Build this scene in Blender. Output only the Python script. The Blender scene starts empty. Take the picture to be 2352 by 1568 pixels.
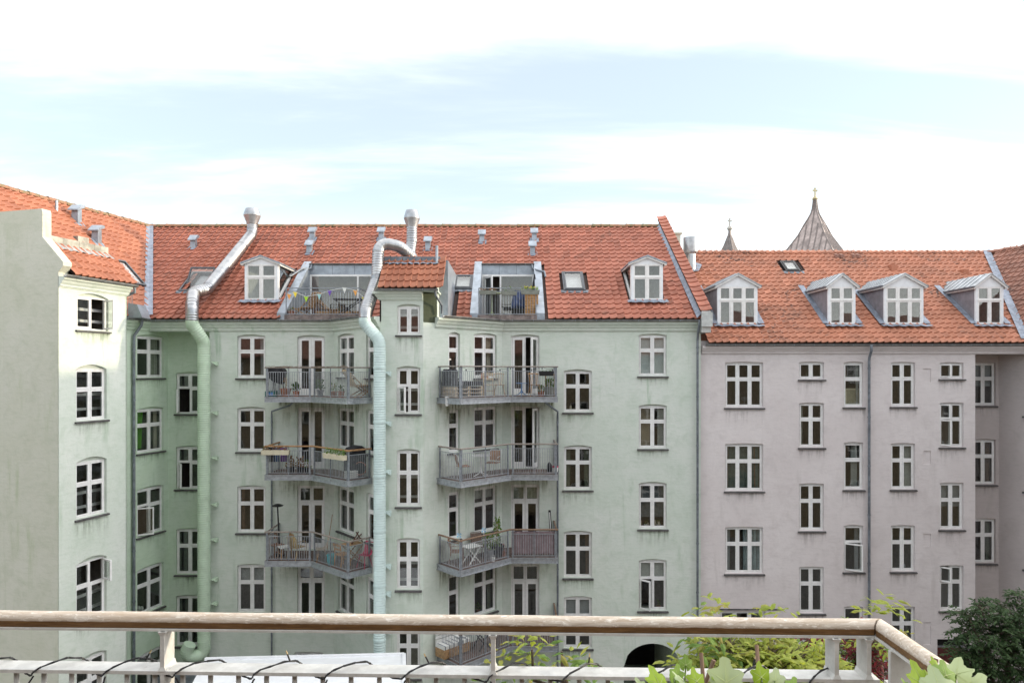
import bpy, bmesh, math, random
from mathutils import Vector, Matrix
random.seed(7)
sc = bpy.context.scene
col = sc.collection

# ------------------------------------------------------------------ camera, sky, sun, exposure
H = 13.6                       # eye height above the courtyard; everything below is modelled relative to eye height
F, CX, CY = 1568.0, 1176.0, 853.0
cam = bpy.data.cameras.new('camera'); camo = bpy.data.objects.new('camera', cam); col.objects.link(camo)
camo.location = (0, 0, H); camo.rotation_euler = (math.pi/2, 0, 0)
cam.sensor_width = 36; cam.lens = 24; cam.shift_y = 69/2352.0; cam.clip_start = 0.05; cam.clip_end = 2000
sc.camera = camo

SUN_EL = math.radians(8.2)
SUN_AZ = math.atan2(0.997, 0.08)            # measured from +Y towards +X
to_sun = Vector((math.cos(SUN_EL)*math.sin(SUN_AZ), math.cos(SUN_EL)*math.cos(SUN_AZ), math.sin(SUN_EL)))
sun = bpy.data.lights.new('sun', 'SUN'); suno = bpy.data.objects.new('sun', sun); col.objects.link(suno)
sun.energy = 1.05; sun.angle = math.radians(0.8); sun.color = (1.0, 0.86, 0.62)
suno.rotation_euler = to_sun.to_track_quat('Z', 'Y').to_euler(); suno.location = (60, 25, 40)

world = bpy.data.worlds.new('World'); sc.world = world; world.use_nodes = True
wn, wl = world.node_tree.nodes, world.node_tree.links
for n in list(wn): wn.remove(n)
def W(t, **k):
    n = wn.new(t)
    for a, b in k.items(): setattr(n, a, b)
    return n
def wmath(op, a, b=None, c=None, clamp=False):
    n = W('ShaderNodeMath', operation=op, use_clamp=clamp)
    for i, x in enumerate((a, b, c)):
        if x is None: continue
        if isinstance(x, (int, float)): n.inputs[i].default_value = x
        else: wl.new(x, n.inputs[i])
    return n.outputs[0]
sky = W('ShaderNodeTexSky', sky_type='NISHITA', sun_disc=False)
sky.sun_elevation = SUN_EL; sky.sun_rotation = SUN_AZ; sky.air_density = 1.0; sky.dust_density = 0.6; sky.ozone_density = 1.6
tc = W('ShaderNodeTexCoord'); sep = W('ShaderNodeSeparateXYZ'); wl.new(tc.outputs['Generated'], sep.inputs[0])
dx, dy, dz = sep.outputs
zc = wmath('ADD', wmath('MAXIMUM', dz, 0.0), 0.16)
cmb = W('ShaderNodeCombineXYZ')
wl.new(wmath('DIVIDE', dx, zc), cmb.inputs[0]); wl.new(wmath('DIVIDE', dy, zc), cmb.inputs[1])
def wnoise(scale, detail, rough, sx, sy, off, dist=0.0):
    m = W('ShaderNodeMapping'); m.inputs['Scale'].default_value = (sx, sy, 1); m.inputs['Location'].default_value = off
    wl.new(cmb.outputs[0], m.inputs[0])
    n = W('ShaderNodeTexNoise'); n.inputs['Scale'].default_value = scale; n.inputs['Detail'].default_value = detail
    n.inputs['Roughness'].default_value = rough; n.inputs['Distortion'].default_value = dist
    wl.new(m.outputs[0], n.inputs['Vector']); return n.outputs['Fac']
n1 = wnoise(0.55, 7, 0.58, 0.42, 1.15, (-0.4, 2.3, 0), 0.5)
n2 = wnoise(2.2, 6, 0.6, 0.35, 1.5, (0.4, 7.7, 0), 0.5)
cl = wmath('ADD', wmath('MULTIPLY', n1, 0.80), wmath('MULTIPLY', n2, 0.20))
bank = W('ShaderNodeMapRange', interpolation_type='SMOOTHSTEP'); bank.inputs['From Min'].default_value = 0.36; bank.inputs['From Max'].default_value = 0.62
wl.new(dz, bank.inputs['Value'])                                     # the white bank is thickened overhead, out of view, to brighten the shaded facades
cl = wmath('ADD', cl, wmath('MULTIPLY', bank.outputs[0], 0.15))
mr = W('ShaderNodeMapRange', interpolation_type='SMOOTHSTEP')
mr.inputs['From Min'].default_value = 0.45; mr.inputs['From Max'].default_value = 0.82
wl.new(cl, mr.inputs['Value'])
low = W('ShaderNodeMapRange', interpolation_type='SMOOTHSTEP')      # bright haze low over the roofs
low.inputs['From Min'].default_value = 0.34; low.inputs['From Max'].default_value = 0.07; low.inputs['To Max'].default_value = 0.92
low.inputs['From Min'].default_value = 0.0; low.inputs['From Max'].default_value = 1.0; low.inputs['To Max'].default_value = 0.75
wl.new(wmath('SUBTRACT', 1.0, wmath('DIVIDE', wmath('MAXIMUM', dz, 0.0), 0.25), clamp=True), low.inputs['Value'])
mask = wmath('MAXIMUM', mr.outputs[0], low.outputs[0], clamp=True)
skys = W('ShaderNodeMix', data_type='RGBA', blend_type='MULTIPLY'); skys.inputs[0].default_value = 1.0
wl.new(sky.outputs[0], skys.inputs[6]); skys.inputs[7].default_value = (0.06, 0.06, 0.06, 1)
base = W('ShaderNodeMix', data_type='RGBA', blend_type='ADD'); base.inputs[0].default_value = 1.0
wl.new(skys.outputs[2], base.inputs[6]); base.inputs[7].default_value = (0.185, 0.198, 0.205, 1)   # thin high veil between the streaks
mx = W('ShaderNodeMix', data_type='RGBA'); wl.new(mask, mx.inputs[0]); wl.new(base.outputs[2], mx.inputs[6])
# cloud light grows towards the sun (forward scattering in thin cloud)
dt = W('ShaderNodeVectorMath', operation='DOT_PRODUCT'); wl.new(tc.outputs['Generated'], dt.inputs[0]); dt.inputs[1].default_value = tuple(to_sun)
glow = wmath('ADD', wmath('MULTIPLY', wmath('POWER', wmath('MAXIMUM', dt.outputs['Value'], 0.0), 2.5), 1.7), 0.95)
cc = W('ShaderNodeMix', data_type='RGBA', blend_type='MULTIPLY'); cc.inputs[0].default_value = 1.0; cc.inputs[6].default_value = (1.0, 0.985, 0.97, 1)
wl.new(glow, cc.inputs[7]); wl.new(cc.outputs[2], mx.inputs[7])
bg = W('ShaderNodeBackground'); bg.inputs['Strength'].default_value = 1.0
wl.new(mx.outputs[2], bg.inputs['Color'])
wo = W('ShaderNodeOutputWorld'); wl.new(bg.outputs[0], wo.inputs[0])

vs = sc.view_settings; sc.display_settings.display_device = 'sRGB'
vs.view_transform = 'Standard'; vs.look = 'None'; vs.gamma = 1.0; vs.use_curve_mapping = False
vs.exposure = 1.64
sc.render.engine = 'CYCLES'
cy = sc.cycles; cy.max_bounces = 7; cy.diffuse_bounces = 4; cy.glossy_bounces = 3; cy.transmission_bounces = 4; cy.transparent_max_bounces = 12
cy.use_denoising = True; cy.caustics_reflective = False; cy.caustics_refractive = False; cy.sample_clamp_indirect = 6

# ------------------------------------------------------------------ helpers
WM = {}
I4 = Matrix.Identity(4)
def T(x, y=None, z=None):
    return Matrix.Translation(Vector(x) if y is None else Vector((x, y, z)))
def RZ(a): return Matrix.Rotation(a, 4, 'Z')
def RX(a): return Matrix.Rotation(a, 4, 'X')
def RY(a): return Matrix.Rotation(a, 4, 'Y')
def frame(o, x, y, z):
    m = Matrix.Identity(4)
    for i in range(3): m[i][0], m[i][1], m[i][2], m[i][3] = x[i], y[i], z[i], o[i]
    return m
def ray(u, v, Y): return Vector(((u-CX)/F*Y, Y, (CY-v)/F*Y))
def zat(v, Y): return (CY-v)/F*Y
def xat(u, Y): return (u-CX)/F*Y

def link(name, data, parent=None, M=I4):
    o = bpy.data.objects.new(name, data); col.objects.link(o)
    WM[o] = M.copy()
    if parent is not None:
        o.parent = parent; o.matrix_basis = WM[parent].inverted() @ M
    else: o.matrix_basis = M
    return o
def thing(name, label, cat, loc=(0, 0, 0), rz=0.0, group=None):
    o = link(name, None, None, T(loc) @ RZ(rz)); o.empty_display_size = 0.2
    o['label'] = label; o['category'] = cat
    if group: o['group'] = group
    return o
def tag(o, label, cat, group=None, kind=None):
    o['label'] = label; o['category'] = cat
    if group: o['group'] = group
    if kind: o['kind'] = kind
    return o

class MB:
    def __init__(s): s.v, s.f = [], []
    def add(s, pts, faces, M=None):
        b = len(s.v)
        s.v += [tuple(M @ Vector(p)) for p in pts] if M is not None else [tuple(p) for p in pts]
        s.f += [tuple(b+i for i in f) for f in faces]
        return s
    def box(s, x0, x1, y0, y1, z0, z1, M=None):
        return s.add([(x0,y0,z0),(x1,y0,z0),(x1,y1,z0),(x0,y1,z0),(x0,y0,z1),(x1,y0,z1),(x1,y1,z1),(x0,y1,z1)],
            [(0,3,2,1),(4,5,6,7),(0,1,5,4),(1,2,6,5),(2,3,7,6),(3,0,4,7)], M)
    def quad(s, a, b, c, d): return s.add([a,b,c,d], [(0,1,2,3)])
    def prism(s, poly, ext, M=None):
        n = len(poly); e = Vector(ext); P = [Vector(p) for p in poly]
        return s.add(P+[p+e for p in P], [tuple(range(n))[::-1], tuple(range(n, 2*n))]+[(i,(i+1)%n,n+(i+1)%n,n+i) for i in range(n)], M)
    def bar(s, a, b, w, h=None, up=(0,0,1)):           # rectangular bar from a to b
        a, b = Vector(a), Vector(b); d = (b-a); L = d.length; d.normalize(); h = h or w
        u = Vector(up)
        if abs(d.dot(u)) > .98: u = Vector((0,1,0))
        x = d.cross(u).normalized(); y = x.cross(d).normalized()
        return s.box(-w/2, w/2, 0, L, -h/2, h/2, frame(a, x, d, y))
    def tube(s, path, r, seg=8, cap=True):
        P = [Vector(p) for p in path]; n = len(P); b = len(s.v)
        rr = r if isinstance(r, (list, tuple)) else [r]*n
        ref = None
        for i in range(n):
            t = (P[min(i+1, n-1)]-P[max(i-1, 0)]).normalized()
            if ref is None:
                ref = Vector((0,0,1)) if abs(t.z) < .9 else Vector((1,0,0))
            x = t.cross(ref).normalized(); y = x.cross(t).normalized(); ref = y
            for k in range(seg):
                a = 2*math.pi*k/seg
                s.v.append(tuple(P[i]+rr[i]*(math.cos(a)*x+math.sin(a)*y)))
        for i in range(n-1):
            for k in range(seg):
                k2 = (k+1)%seg
                s.f.append((b+i*seg+k, b+i*seg+k2, b+(i+1)*seg+k2, b+(i+1)*seg+k))
        if cap:
            s.f.append(tuple(b+k for k in range(seg))[::-1]); s.f.append(tuple(b+(n-1)*seg+k for k in range(seg)))
        return s
    def lathe(s, prof, seg=16, M=None, cap=True):
        b = len(s.v); pts = []; n = len(prof)
        for r, z in prof:
            for k in range(seg):
                a = 2*math.pi*k/seg; pts.append((r*math.cos(a), r*math.sin(a), z))
        fs = [(i*seg+k, i*seg+(k+1)%seg, (i+1)*seg+(k+1)%seg, (i+1)*seg+k) for i in range(n-1) for k in range(seg)]
        if cap: fs += [tuple(range(seg))[::-1], tuple((n-1)*seg+k for k in range(seg))]
        return s.add(pts, fs, M)
    def sweep(s, path, prof, ends=True):                # path in plan; prof = closed (outward, z) polygon; outward is right of travel
        P = [Vector((p[0], p[1])) for p in path]; n = len(P); m = len(prof); b = len(s.v)
        for i in range(n):
            ds = []
            if i > 0: ds.append((P[i]-P[i-1]).normalized())
            if i < n-1: ds.append((P[i+1]-P[i]).normalized())
            ns = [Vector((d.y, -d.x)) for d in ds]
            mi = sum(ns, Vector((0, 0)))
            mi = mi/mi.length; mi = mi/max(.3, mi.dot(ns[0]))
            for o, z in prof: s.v.append((P[i].x+mi.x*o, P[i].y+mi.y*o, z))
        for i in range(n-1):
            for k in range(m):
                k2 = (k+1)%m
                s.f.append((b+i*m+k, b+(i+1)*m+k, b+(i+1)*m+k2, b+i*m+k2))
        if ends:
            s.f.append(tuple(b+k for k in range(m))); s.f.append(tuple(b+(n-1)*m+k for k in range(m))[::-1])
        return s
    def mesh(s, name, mat, smooth=False):
        me = bpy.data.meshes.new(name); me.from_pydata(s.v, [], s.f)
        if mat is not None: me.materials.append(mat)
        if smooth: me.shade_smooth()
        me.update(); return me
    def build(s, name, mat, parent=None, M=I4, smooth=False, fix=True):
        me = s.mesh(name, mat, smooth)
        if fix and len(s.f) < 20000:
            bm = bmesh.new(); bm.from_mesh(me); bmesh.ops.recalc_face_normals(bm, faces=bm.faces); bm.to_mesh(me); bm.free()
        if smooth: smooth_by_angle(me)
        return link(name, me, parent, M)
def smooth_by_angle(me, ang=math.radians(40)):
    bm = bmesh.new(); bm.from_mesh(me)
    for f in bm.faces: f.smooth = True
    for e in bm.edges: e.smooth = len(e.link_faces) == 2 and e.calc_face_angle(0) < ang
    bm.to_mesh(me); bm.free()
def world_obj(mb, name, mat, parent=None, smooth=False, origin=None):
    """mesh written in world coordinates, given an origin of its own"""
    if origin is None:
        xs = [v[0] for v in mb.v]; ys = [v[1] for v in mb.v]; zs = [v[2] for v in mb.v]
        origin = ((min(xs)+max(xs))/2, (min(ys)+max(ys))/2, min(zs))
    o = Vector(origin); mb.v = [(v[0]-o.x, v[1]-o.y, v[2]-o.z) for v in mb.v]
    return mb.build(name, mat, parent, T(o), smooth)

# ------------------------------------------------------------------ materials
MATS = {}
def newmat(name):
    m = bpy.data.materials.new(name); m.use_nodes = True; nt = m.node_tree
    b = nt.nodes['Principled BSDF']; return m, nt, b
def node(nt, t, **k):
    n = nt.nodes.new(t)
    for a, b in k.items(): setattr(n, a, b)
    return n
def noise(nt, vec, scale, detail=4, rough=.55, dist=0.0):
    n = node(nt, 'ShaderNodeTexNoise'); n.inputs['Scale'].default_value = scale; n.inputs['Detail'].default_value = detail
    n.inputs['Roughness'].default_value = rough; n.inputs['Distortion'].default_value = dist
    nt.links.new(vec, n.inputs['Vector']); return n.outputs['Fac']
def ramp(nt, fac, lo, hi, smooth=True):
    n = node(nt, 'ShaderNodeMapRange', interpolation_type='SMOOTHSTEP' if smooth else 'LINEAR')
    n.inputs['From Min'].default_value = lo; n.inputs['From Max'].default_value = hi
    nt.links.new(fac, n.inputs['Value']); return n.outputs[0]
def mixc(nt, fac, a, b, blend='MIX'):
    n = node(nt, 'ShaderNodeMix', data_type='RGBA', blend_type=blend)
    for i, x in ((0, fac), (6, a), (7, b)):
        if isinstance(x, (int, float)): n.inputs[i].default_value = x
        elif isinstance(x, tuple): n.inputs[i].default_value = (*x[:3], 1)
        else: nt.links.new(x, n.inputs[i])
    return n.outputs[2]
def mmath(nt, op, a, b=0.0, clamp=False):
    n = node(nt, 'ShaderNodeMath', operation=op, use_clamp=clamp)
    for i, x in enumerate((a, b)):
        if isinstance(x, (int, float)): n.inputs[i].default_value = x
        else: nt.links.new(x, n.inputs[i])
    return n.outputs[0]
def posvec(nt, scale=(1,1,1)):
    g = node(nt, 'ShaderNodeNewGeometry'); m = node(nt, 'ShaderNodeMapping'); m.inputs['Scale'].default_value = scale
    nt.links.new(g.outputs['Position'], m.inputs[0]); return m.outputs[0]
def objvec(nt, scale=(1,1,1)):
    g = node(nt, 'ShaderNodeTexCoord'); m = node(nt, 'ShaderNodeMapping'); m.inputs['Scale'].default_value = scale
    nt.links.new(g.outputs['Object'], m.inputs[0]); return m.outputs[0]
def bump(nt, b, h, strength, dist):
    n = node(nt, 'ShaderNodeBump'); n.inputs['Strength'].default_value = strength; n.inputs['Distance'].default_value = dist
    nt.links.new(h, n.inputs['Height']); nt.links.new(n.outputs[0], b.inputs['Normal'])
def plain(name, c, rough=.6, metal=0.0, var=0.12, vscale=6.0, spec=None, bmp=0.0):
    if name in MATS: return MATS[name]
    m, nt, b = newmat(name)
    v = posvec(nt); f = noise(nt, v, vscale, 5, .6)
    d = tuple(max(0, x*(1-var*1.6)) for x in c); l = tuple(min(1, x*(1+var)) for x in c)
    nt.links.new(mixc(nt, ramp(nt, f, .3, .7), d, l), b.inputs['Base Color'])
    b.inputs['Roughness'].default_value = rough; b.inputs['Metallic'].default_value = metal
    if spec is not None: b.inputs['Specular IOR Level'].default_value = spec
    if bmp: bump(nt, b, noise(nt, v, vscale*8, 4), bmp, .01)
    MATS[name] = m; return m

def plaster(name, base, dark, stain, light, stain_amt=1.0, pitch=0):
    m, nt, b = newmat(name); v = posvec(nt)
    big = noise(nt, v, .42, 6, .62, .4); mid = noise(nt, v, 1.7, 6, .65, .6); fine = noise(nt, v, 26, 5, .7)
    streak = noise(nt, posvec(nt, (2.4, 2.4, .28)), 1.0, 5, .62, .3)
    brush = noise(nt, posvec(nt, (2.0, 2.0, 9.0)), 1.6, 4, .6)
    c = mixc(nt, ramp(nt, big, .32, .68), base, light)
    c = mixc(nt, mmath(nt, 'MULTIPLY', ramp(nt, mid, .46, .72), .5), c, dark)
    s = mmath(nt, 'MULTIPLY', ramp(nt, streak, .54, .76), ramp(nt, big, .40, .62))
    c = mixc(nt, mmath(nt, 'MULTIPLY', s, .75*stain_amt), c, stain)
    c = mixc(nt, mmath(nt, 'MULTIPLY', ramp(nt, brush, .46, .70), .34), c, dark)
    c = mixc(nt, mmath(nt, 'MULTIPLY', ramp(nt, fine, .55, .8), .12), c, dark)
    nt.links.new(c, b.inputs['Base Color']); b.inputs['Roughness'].default_value = .92
    b.inputs['Specular IOR Level'].default_value = .2
    hgt = mmath(nt, 'ADD', mmath(nt, 'MULTIPLY', mid, .8), mmath(nt, 'MULTIPLY', noise(nt, v, 7, 5, .6), .5))
    hgt = mmath(nt, 'ADD', hgt, mmath(nt, 'MULTIPLY', fine, .12))
    bump(nt, b, hgt, .35, .05)
    MATS[name] = m; return m
GREEN = plaster('green_plaster', (.575,.63,.56), (.455,.53,.44), (.33,.44,.32), (.64,.67,.62), 1.3)
GREENW = plaster('wing_green_plaster', (.52,.63,.485), (.41,.53,.385), (.31,.43,.28), (.57,.66,.55), 1.0)
GABLE = plaster('weathered_gable_plaster', (.52,.52,.43), (.42,.445,.345), (.37,.42,.27), (.56,.555,.48), 1.2)
ALGAE_SHADE = plaster('algae_shade_plaster', (.058,.068,.042), (.04,.052,.03), (.03,.04,.02), (.08,.09,.06), 1.0)  # damp algae, darkened further by the eave's shade put into the colour
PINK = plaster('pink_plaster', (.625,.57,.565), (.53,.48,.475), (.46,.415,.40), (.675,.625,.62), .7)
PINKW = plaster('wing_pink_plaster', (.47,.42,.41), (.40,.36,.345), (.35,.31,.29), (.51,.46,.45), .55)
WHITE = plain('white_paint', (.80,.79,.78), .45, var=.05)
WHITE2 = plain('white_board', (.77,.79,.82), .5, var=.04)
SLATE = plain('slate_sill', (.085,.08,.08), .7, var=.25, bmp=.3)
ZINC = plain('zinc_sheet', (.33,.37,.42), .42, .55, .14, 3.0)
ZINCD = plain('dark_zinc', (.16,.175,.20), .5, .5, .2, 3.0)
LEAD = plain('lead_flashing', (.25,.28,.34), .6, .3, .2, 5.0)
STEEL = plain('galvanised_steel', (.40,.42,.45), .48, .65, .15, 9.0)
STEELD = plain('grey_steel', (.27,.29,.32), .5, .5, .15, 9.0)
GUTTER = plain('gutter_zinc', (.23,.23,.23), .5, .5, .2, 5.0)
PIPE = plain('downpipe_zinc', (.20,.22,.25), .5, .5, .2, 5.0)
BLACK = plain('black_metal', (.018,.018,.02), .45, .2)
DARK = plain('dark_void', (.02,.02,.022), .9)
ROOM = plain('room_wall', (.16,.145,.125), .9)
WOODD = plain('deck_wood', (.16,.115,.10), .75, var=.3, vscale=9, bmp=.4)
CONC = plain('paving', (.16,.155,.145), .9, var=.2)
LAMP = plain('clay_pot', (.36,.15,.085), .8, var=.2)
def metal_duct():
    m, nt, b = newmat('spiral_duct_metal'); v = posvec(nt)
    c = mixc(nt, ramp(nt, noise(nt, v, 4, 4), .3, .7), (.33,.34,.36), (.45,.455,.46))
    nt.links.new(c, b.inputs['Base Color']); b.inputs['Metallic'].default_value = .85
    nt.links.new(mixc(nt, noise(nt, v, 9, 3), (.26,.26,.26), (.40,.40,.40)), b.inputs['Roughness'])
    return m
DUCT = metal_duct()
DUCTG = plain('green_duct_paint', (.50,.62,.475), .42, var=.06, vscale=2)
DUCTB = plain('pale_blue_duct_paint', (.55,.67,.655), .42, var=.06, vscale=2)

def glass():
    m = bpy.data.materials.new('window_glass'); m.use_nodes = True; nt = m.node_tree
    for n in list(nt.nodes): nt.nodes.remove(n)
    lw = node(nt, 'ShaderNodeLayerWeight'); lw.inputs['Blend'].default_value = .5
    f = mmath(nt, 'ADD', mmath(nt, 'MULTIPLY', mmath(nt, 'POWER', lw.outputs['Facing'], 4.0), .85), .065)
    tr = node(nt, 'ShaderNodeBsdfTransparent'); tr.inputs[0].default_value = (.86,.88,.87,1)
    gl = node(nt, 'ShaderNodeBsdfGlossy'); gl.inputs['Roughness'].default_value = .012; gl.inputs[0].default_value = (1,1,1,1)
    bp = node(nt, 'ShaderNodeBump'); bp.inputs['Strength'].default_value = .05; bp.inputs['Distance'].default_value = .02
    nt.links.new(noise(nt, posvec(nt), 1.7, 2), bp.inputs['Height']); nt.links.new(bp.outputs[0], gl.inputs['Normal'])
    mi = node(nt, 'ShaderNodeMixShader'); nt.links.new(f, mi.inputs[0]); nt.links.new(tr.outputs[0], mi.inputs[1]); nt.links.new(gl.outputs[0], mi.inputs[2])
    o = node(nt, 'ShaderNodeOutputMaterial'); nt.links.new(mi.outputs[0], o.inputs[0]); return m
GLASS = glass()

def tilemat(name, c1, c2, c3, lichen=0.0, spots=(.05,.04,.035)):
    m, nt, b = newmat(name); v = posvec(nt)
    g = node(nt, 'ShaderNodeNewGeometry'); oi = node(nt, 'ShaderNodeObjectInfo')
    r = mmath(nt, 'FRACT', mmath(nt, 'ADD', g.outputs['Random Per Island'], mmath(nt, 'MULTIPLY', oi.outputs['Random'], 7.31)))
    c = mixc(nt, r, c1, c2)
    r2 = mmath(nt, 'FRACT', mmath(nt, 'MULTIPLY', r, 13.7)); c = mixc(nt, mmath(nt, 'MULTIPLY', ramp(nt, r2, .86, .95), .45), c, tuple(x*.55 for x in c1)); c = mixc(nt, mmath(nt, 'MULTIPLY', ramp(nt, r2, .10, .04), .35), c, tuple(min(1, x*1.35) for x in c2))
    c = mixc(nt, mmath(nt, 'MULTIPLY', ramp(nt, noise(nt, v, .8, 5, .6, .3), .42, .72), .75), c, c3)
    c = mixc(nt, mmath(nt, 'MULTIPLY', ramp(nt, noise(nt, v, 14, 4, .6), .5, .8), .25), c, tuple(x*.6 for x in c2))
    if lichen:
        l1 = ramp(nt, noise(nt, v, .55, 5, .62, .5), .50, .66); l2 = ramp(nt, noise(nt, v, 5.5, 6, .7, .4), .47, .60)
        up = mmath(nt, 'ADD', mmath(nt, 'MULTIPLY', r, .5), .55)
        c = mixc(nt, mmath(nt, 'MULTIPLY', mmath(nt, 'MULTIPLY', mmath(nt, 'MULTIPLY', l1, l2), up), lichen, True), c, spots)
    nt.links.new(c, b.inputs['Base Color']); b.inputs['Roughness'].default_value = .62
    b.inputs['Specular IOR Level'].default_value = .35
    bump(nt, b, noise(nt, v, 40, 4), .15, .006)
    MATS[name] = m; return m
TILE = tilemat('red_clay_tile', (.335,.116,.073), (.42,.153,.10), (.265,.09,.058), .6, (.13,.07,.05))
TILEW = tilemat('orange_clay_tile', (.335,.122,.068), (.40,.155,.088), (.29,.104,.06))
TILEP = tilemat('weathered_orange_tile', (.375,.145,.082), (.46,.188,.115), (.31,.135,.085), 1.0)
TILED = tilemat('weathered_shaded_tile', (.30,.14,.10), (.37,.18,.13), (.24,.13,.10), .8)  # lichen, with the shade of the right wing's slope mixed into the brown
UNDER = plain('roof_underlay', (.05,.03,.025), .9)
def mossy():
    m, nt, b = newmat('mossy_ridge_tile'); v = posvec(nt)
    c = mixc(nt, ramp(nt, noise(nt, v, 3.0, 6, .7), .42, .62), (.30,.15,.09), (.17,.14,.07))
    nt.links.new(c, b.inputs['Base Color']); b.inputs['Roughness'].default_value = .85
    bump(nt, b, noise(nt, v, 25, 4), .4, .01); return m
MOSSY = mossy()
def leafmat(name, c1, c2, c3=None, trans=.35):
    m = bpy.data.materials.new(name); m.use_nodes = True; nt = m.node_tree
    for n in list(nt.nodes): nt.nodes.remove(n)
    g = node(nt, 'ShaderNodeNewGeometry'); c = mixc(nt, g.outputs['Random Per Island'], c1, c2)
    if c3: c = mixc(nt, ramp(nt, noise(nt, posvec(nt), 2.2, 3), .5, .72), c, c3)
    d = node(nt, 'ShaderNodeBsdfPrincipled'); d.inputs['Roughness'].default_value = .62; d.inputs['Specular IOR Level'].default_value = .3; nt.links.new(c, d.inputs['Base Color'])
    t = node(nt, 'ShaderNodeBsdfTranslucent'); nt.links.new(mixc(nt, 1.0, c, (1.0,1.0,.55), 'MULTIPLY'), t.inputs[0])
    mi = node(nt, 'ShaderNodeMixShader'); mi.inputs[0].default_value = trans
    nt.links.new(d.outputs[0], mi.inputs[1]); nt.links.new(t.outputs[0], mi.inputs[2])
    o = node(nt, 'ShaderNodeOutputMaterial'); nt.links.new(mi.outputs[0], o.inputs[0]); return m
def stainmat(name, colr, amt):
    m = bpy.data.materials.new(name); m.use_nodes = True; nt = m.node_tree
    for n in list(nt.nodes): nt.nodes.remove(n)
    tcn = node(nt, 'ShaderNodeTexCoord'); sp = node(nt, 'ShaderNodeSeparateXYZ'); nt.links.new(tcn.outputs['Generated'], sp.inputs[0])
    st = noise(nt, posvec(nt, (9, 9, .7)), 1.0, 5, .65, .3); bl = noise(nt, posvec(nt), 2.3, 4, .6)
    f = mmath(nt, 'MULTIPLY', ramp(nt, st, .40, .66), mmath(nt, 'POWER', sp.outputs[2], 1.6))
    ed = mmath(nt, 'MULTIPLY', mmath(nt, 'MULTIPLY', sp.outputs[0], mmath(nt, 'SUBTRACT', 1.0, sp.outputs[0])), 4.0)
    f = mmath(nt, 'MULTIPLY', mmath(nt, 'MULTIPLY', f, ramp(nt, ed, 0.0, .35)), mmath(nt, 'MULTIPLY', ramp(nt, bl, .3, .6), amt), True)
    d = node(nt, 'ShaderNodeBsdfDiffuse'); d.inputs[0].default_value = (*colr, 1); tr = node(nt, 'ShaderNodeBsdfTransparent')
    mi = node(nt, 'ShaderNodeMixShader'); nt.links.new(f, mi.inputs[0]); nt.links.new(tr.outputs[0], mi.inputs[1]); nt.links.new(d.outputs[0], mi.inputs[2])
    o = node(nt, 'ShaderNodeOutputMaterial'); nt.links.new(mi.outputs[0], o.inputs[0]); return m
STAIN_G = stainmat('algae_rain_stain', (.22,.29,.17), .6); STAIN_P = stainmat('soot_rain_stain', (.30,.26,.24), .45); DAMP_SHADE = stainmat('damp_shade', (.22,.24,.11), .9)
def brickmat():
    m, nt, b = newmat('yellow_brick'); g = node(nt, 'ShaderNodeNewGeometry')
    sp = node(nt, 'ShaderNodeSeparateXYZ'); nt.links.new(g.outputs['Position'], sp.inputs[0])
    cb = node(nt, 'ShaderNodeCombineXYZ'); nt.links.new(sp.outputs[0], cb.inputs[0]); nt.links.new(sp.outputs[2], cb.inputs[1])
    t = node(nt, 'ShaderNodeTexBrick'); nt.links.new(cb.outputs[0], t.inputs[0]); t.inputs['Scale'].default_value = 1.0
    t.inputs['Brick Width'].default_value = .24; t.inputs['Row Height'].default_value = .068; t.inputs['Mortar Size'].default_value = .006
    t.inputs['Color1'].default_value = (.26,.20,.125,1); t.inputs['Color2'].default_value = (.20,.155,.095,1); t.inputs['Mortar'].default_value = (.26,.22,.16,1)
    nt.links.new(t.outputs[0], b.inputs['Base Color']); b.inputs['Roughness'].default_value = .9; return m
BRICK = brickmat()
# ------------------------------------------------------------------ builders: walls with real openings, windows, tiled roofs
GROUND = -H
MESHES = {}
def cached(key, fn):
    if key not in MESHES: MESHES[key] = fn()
    return MESHES[key]

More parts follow.
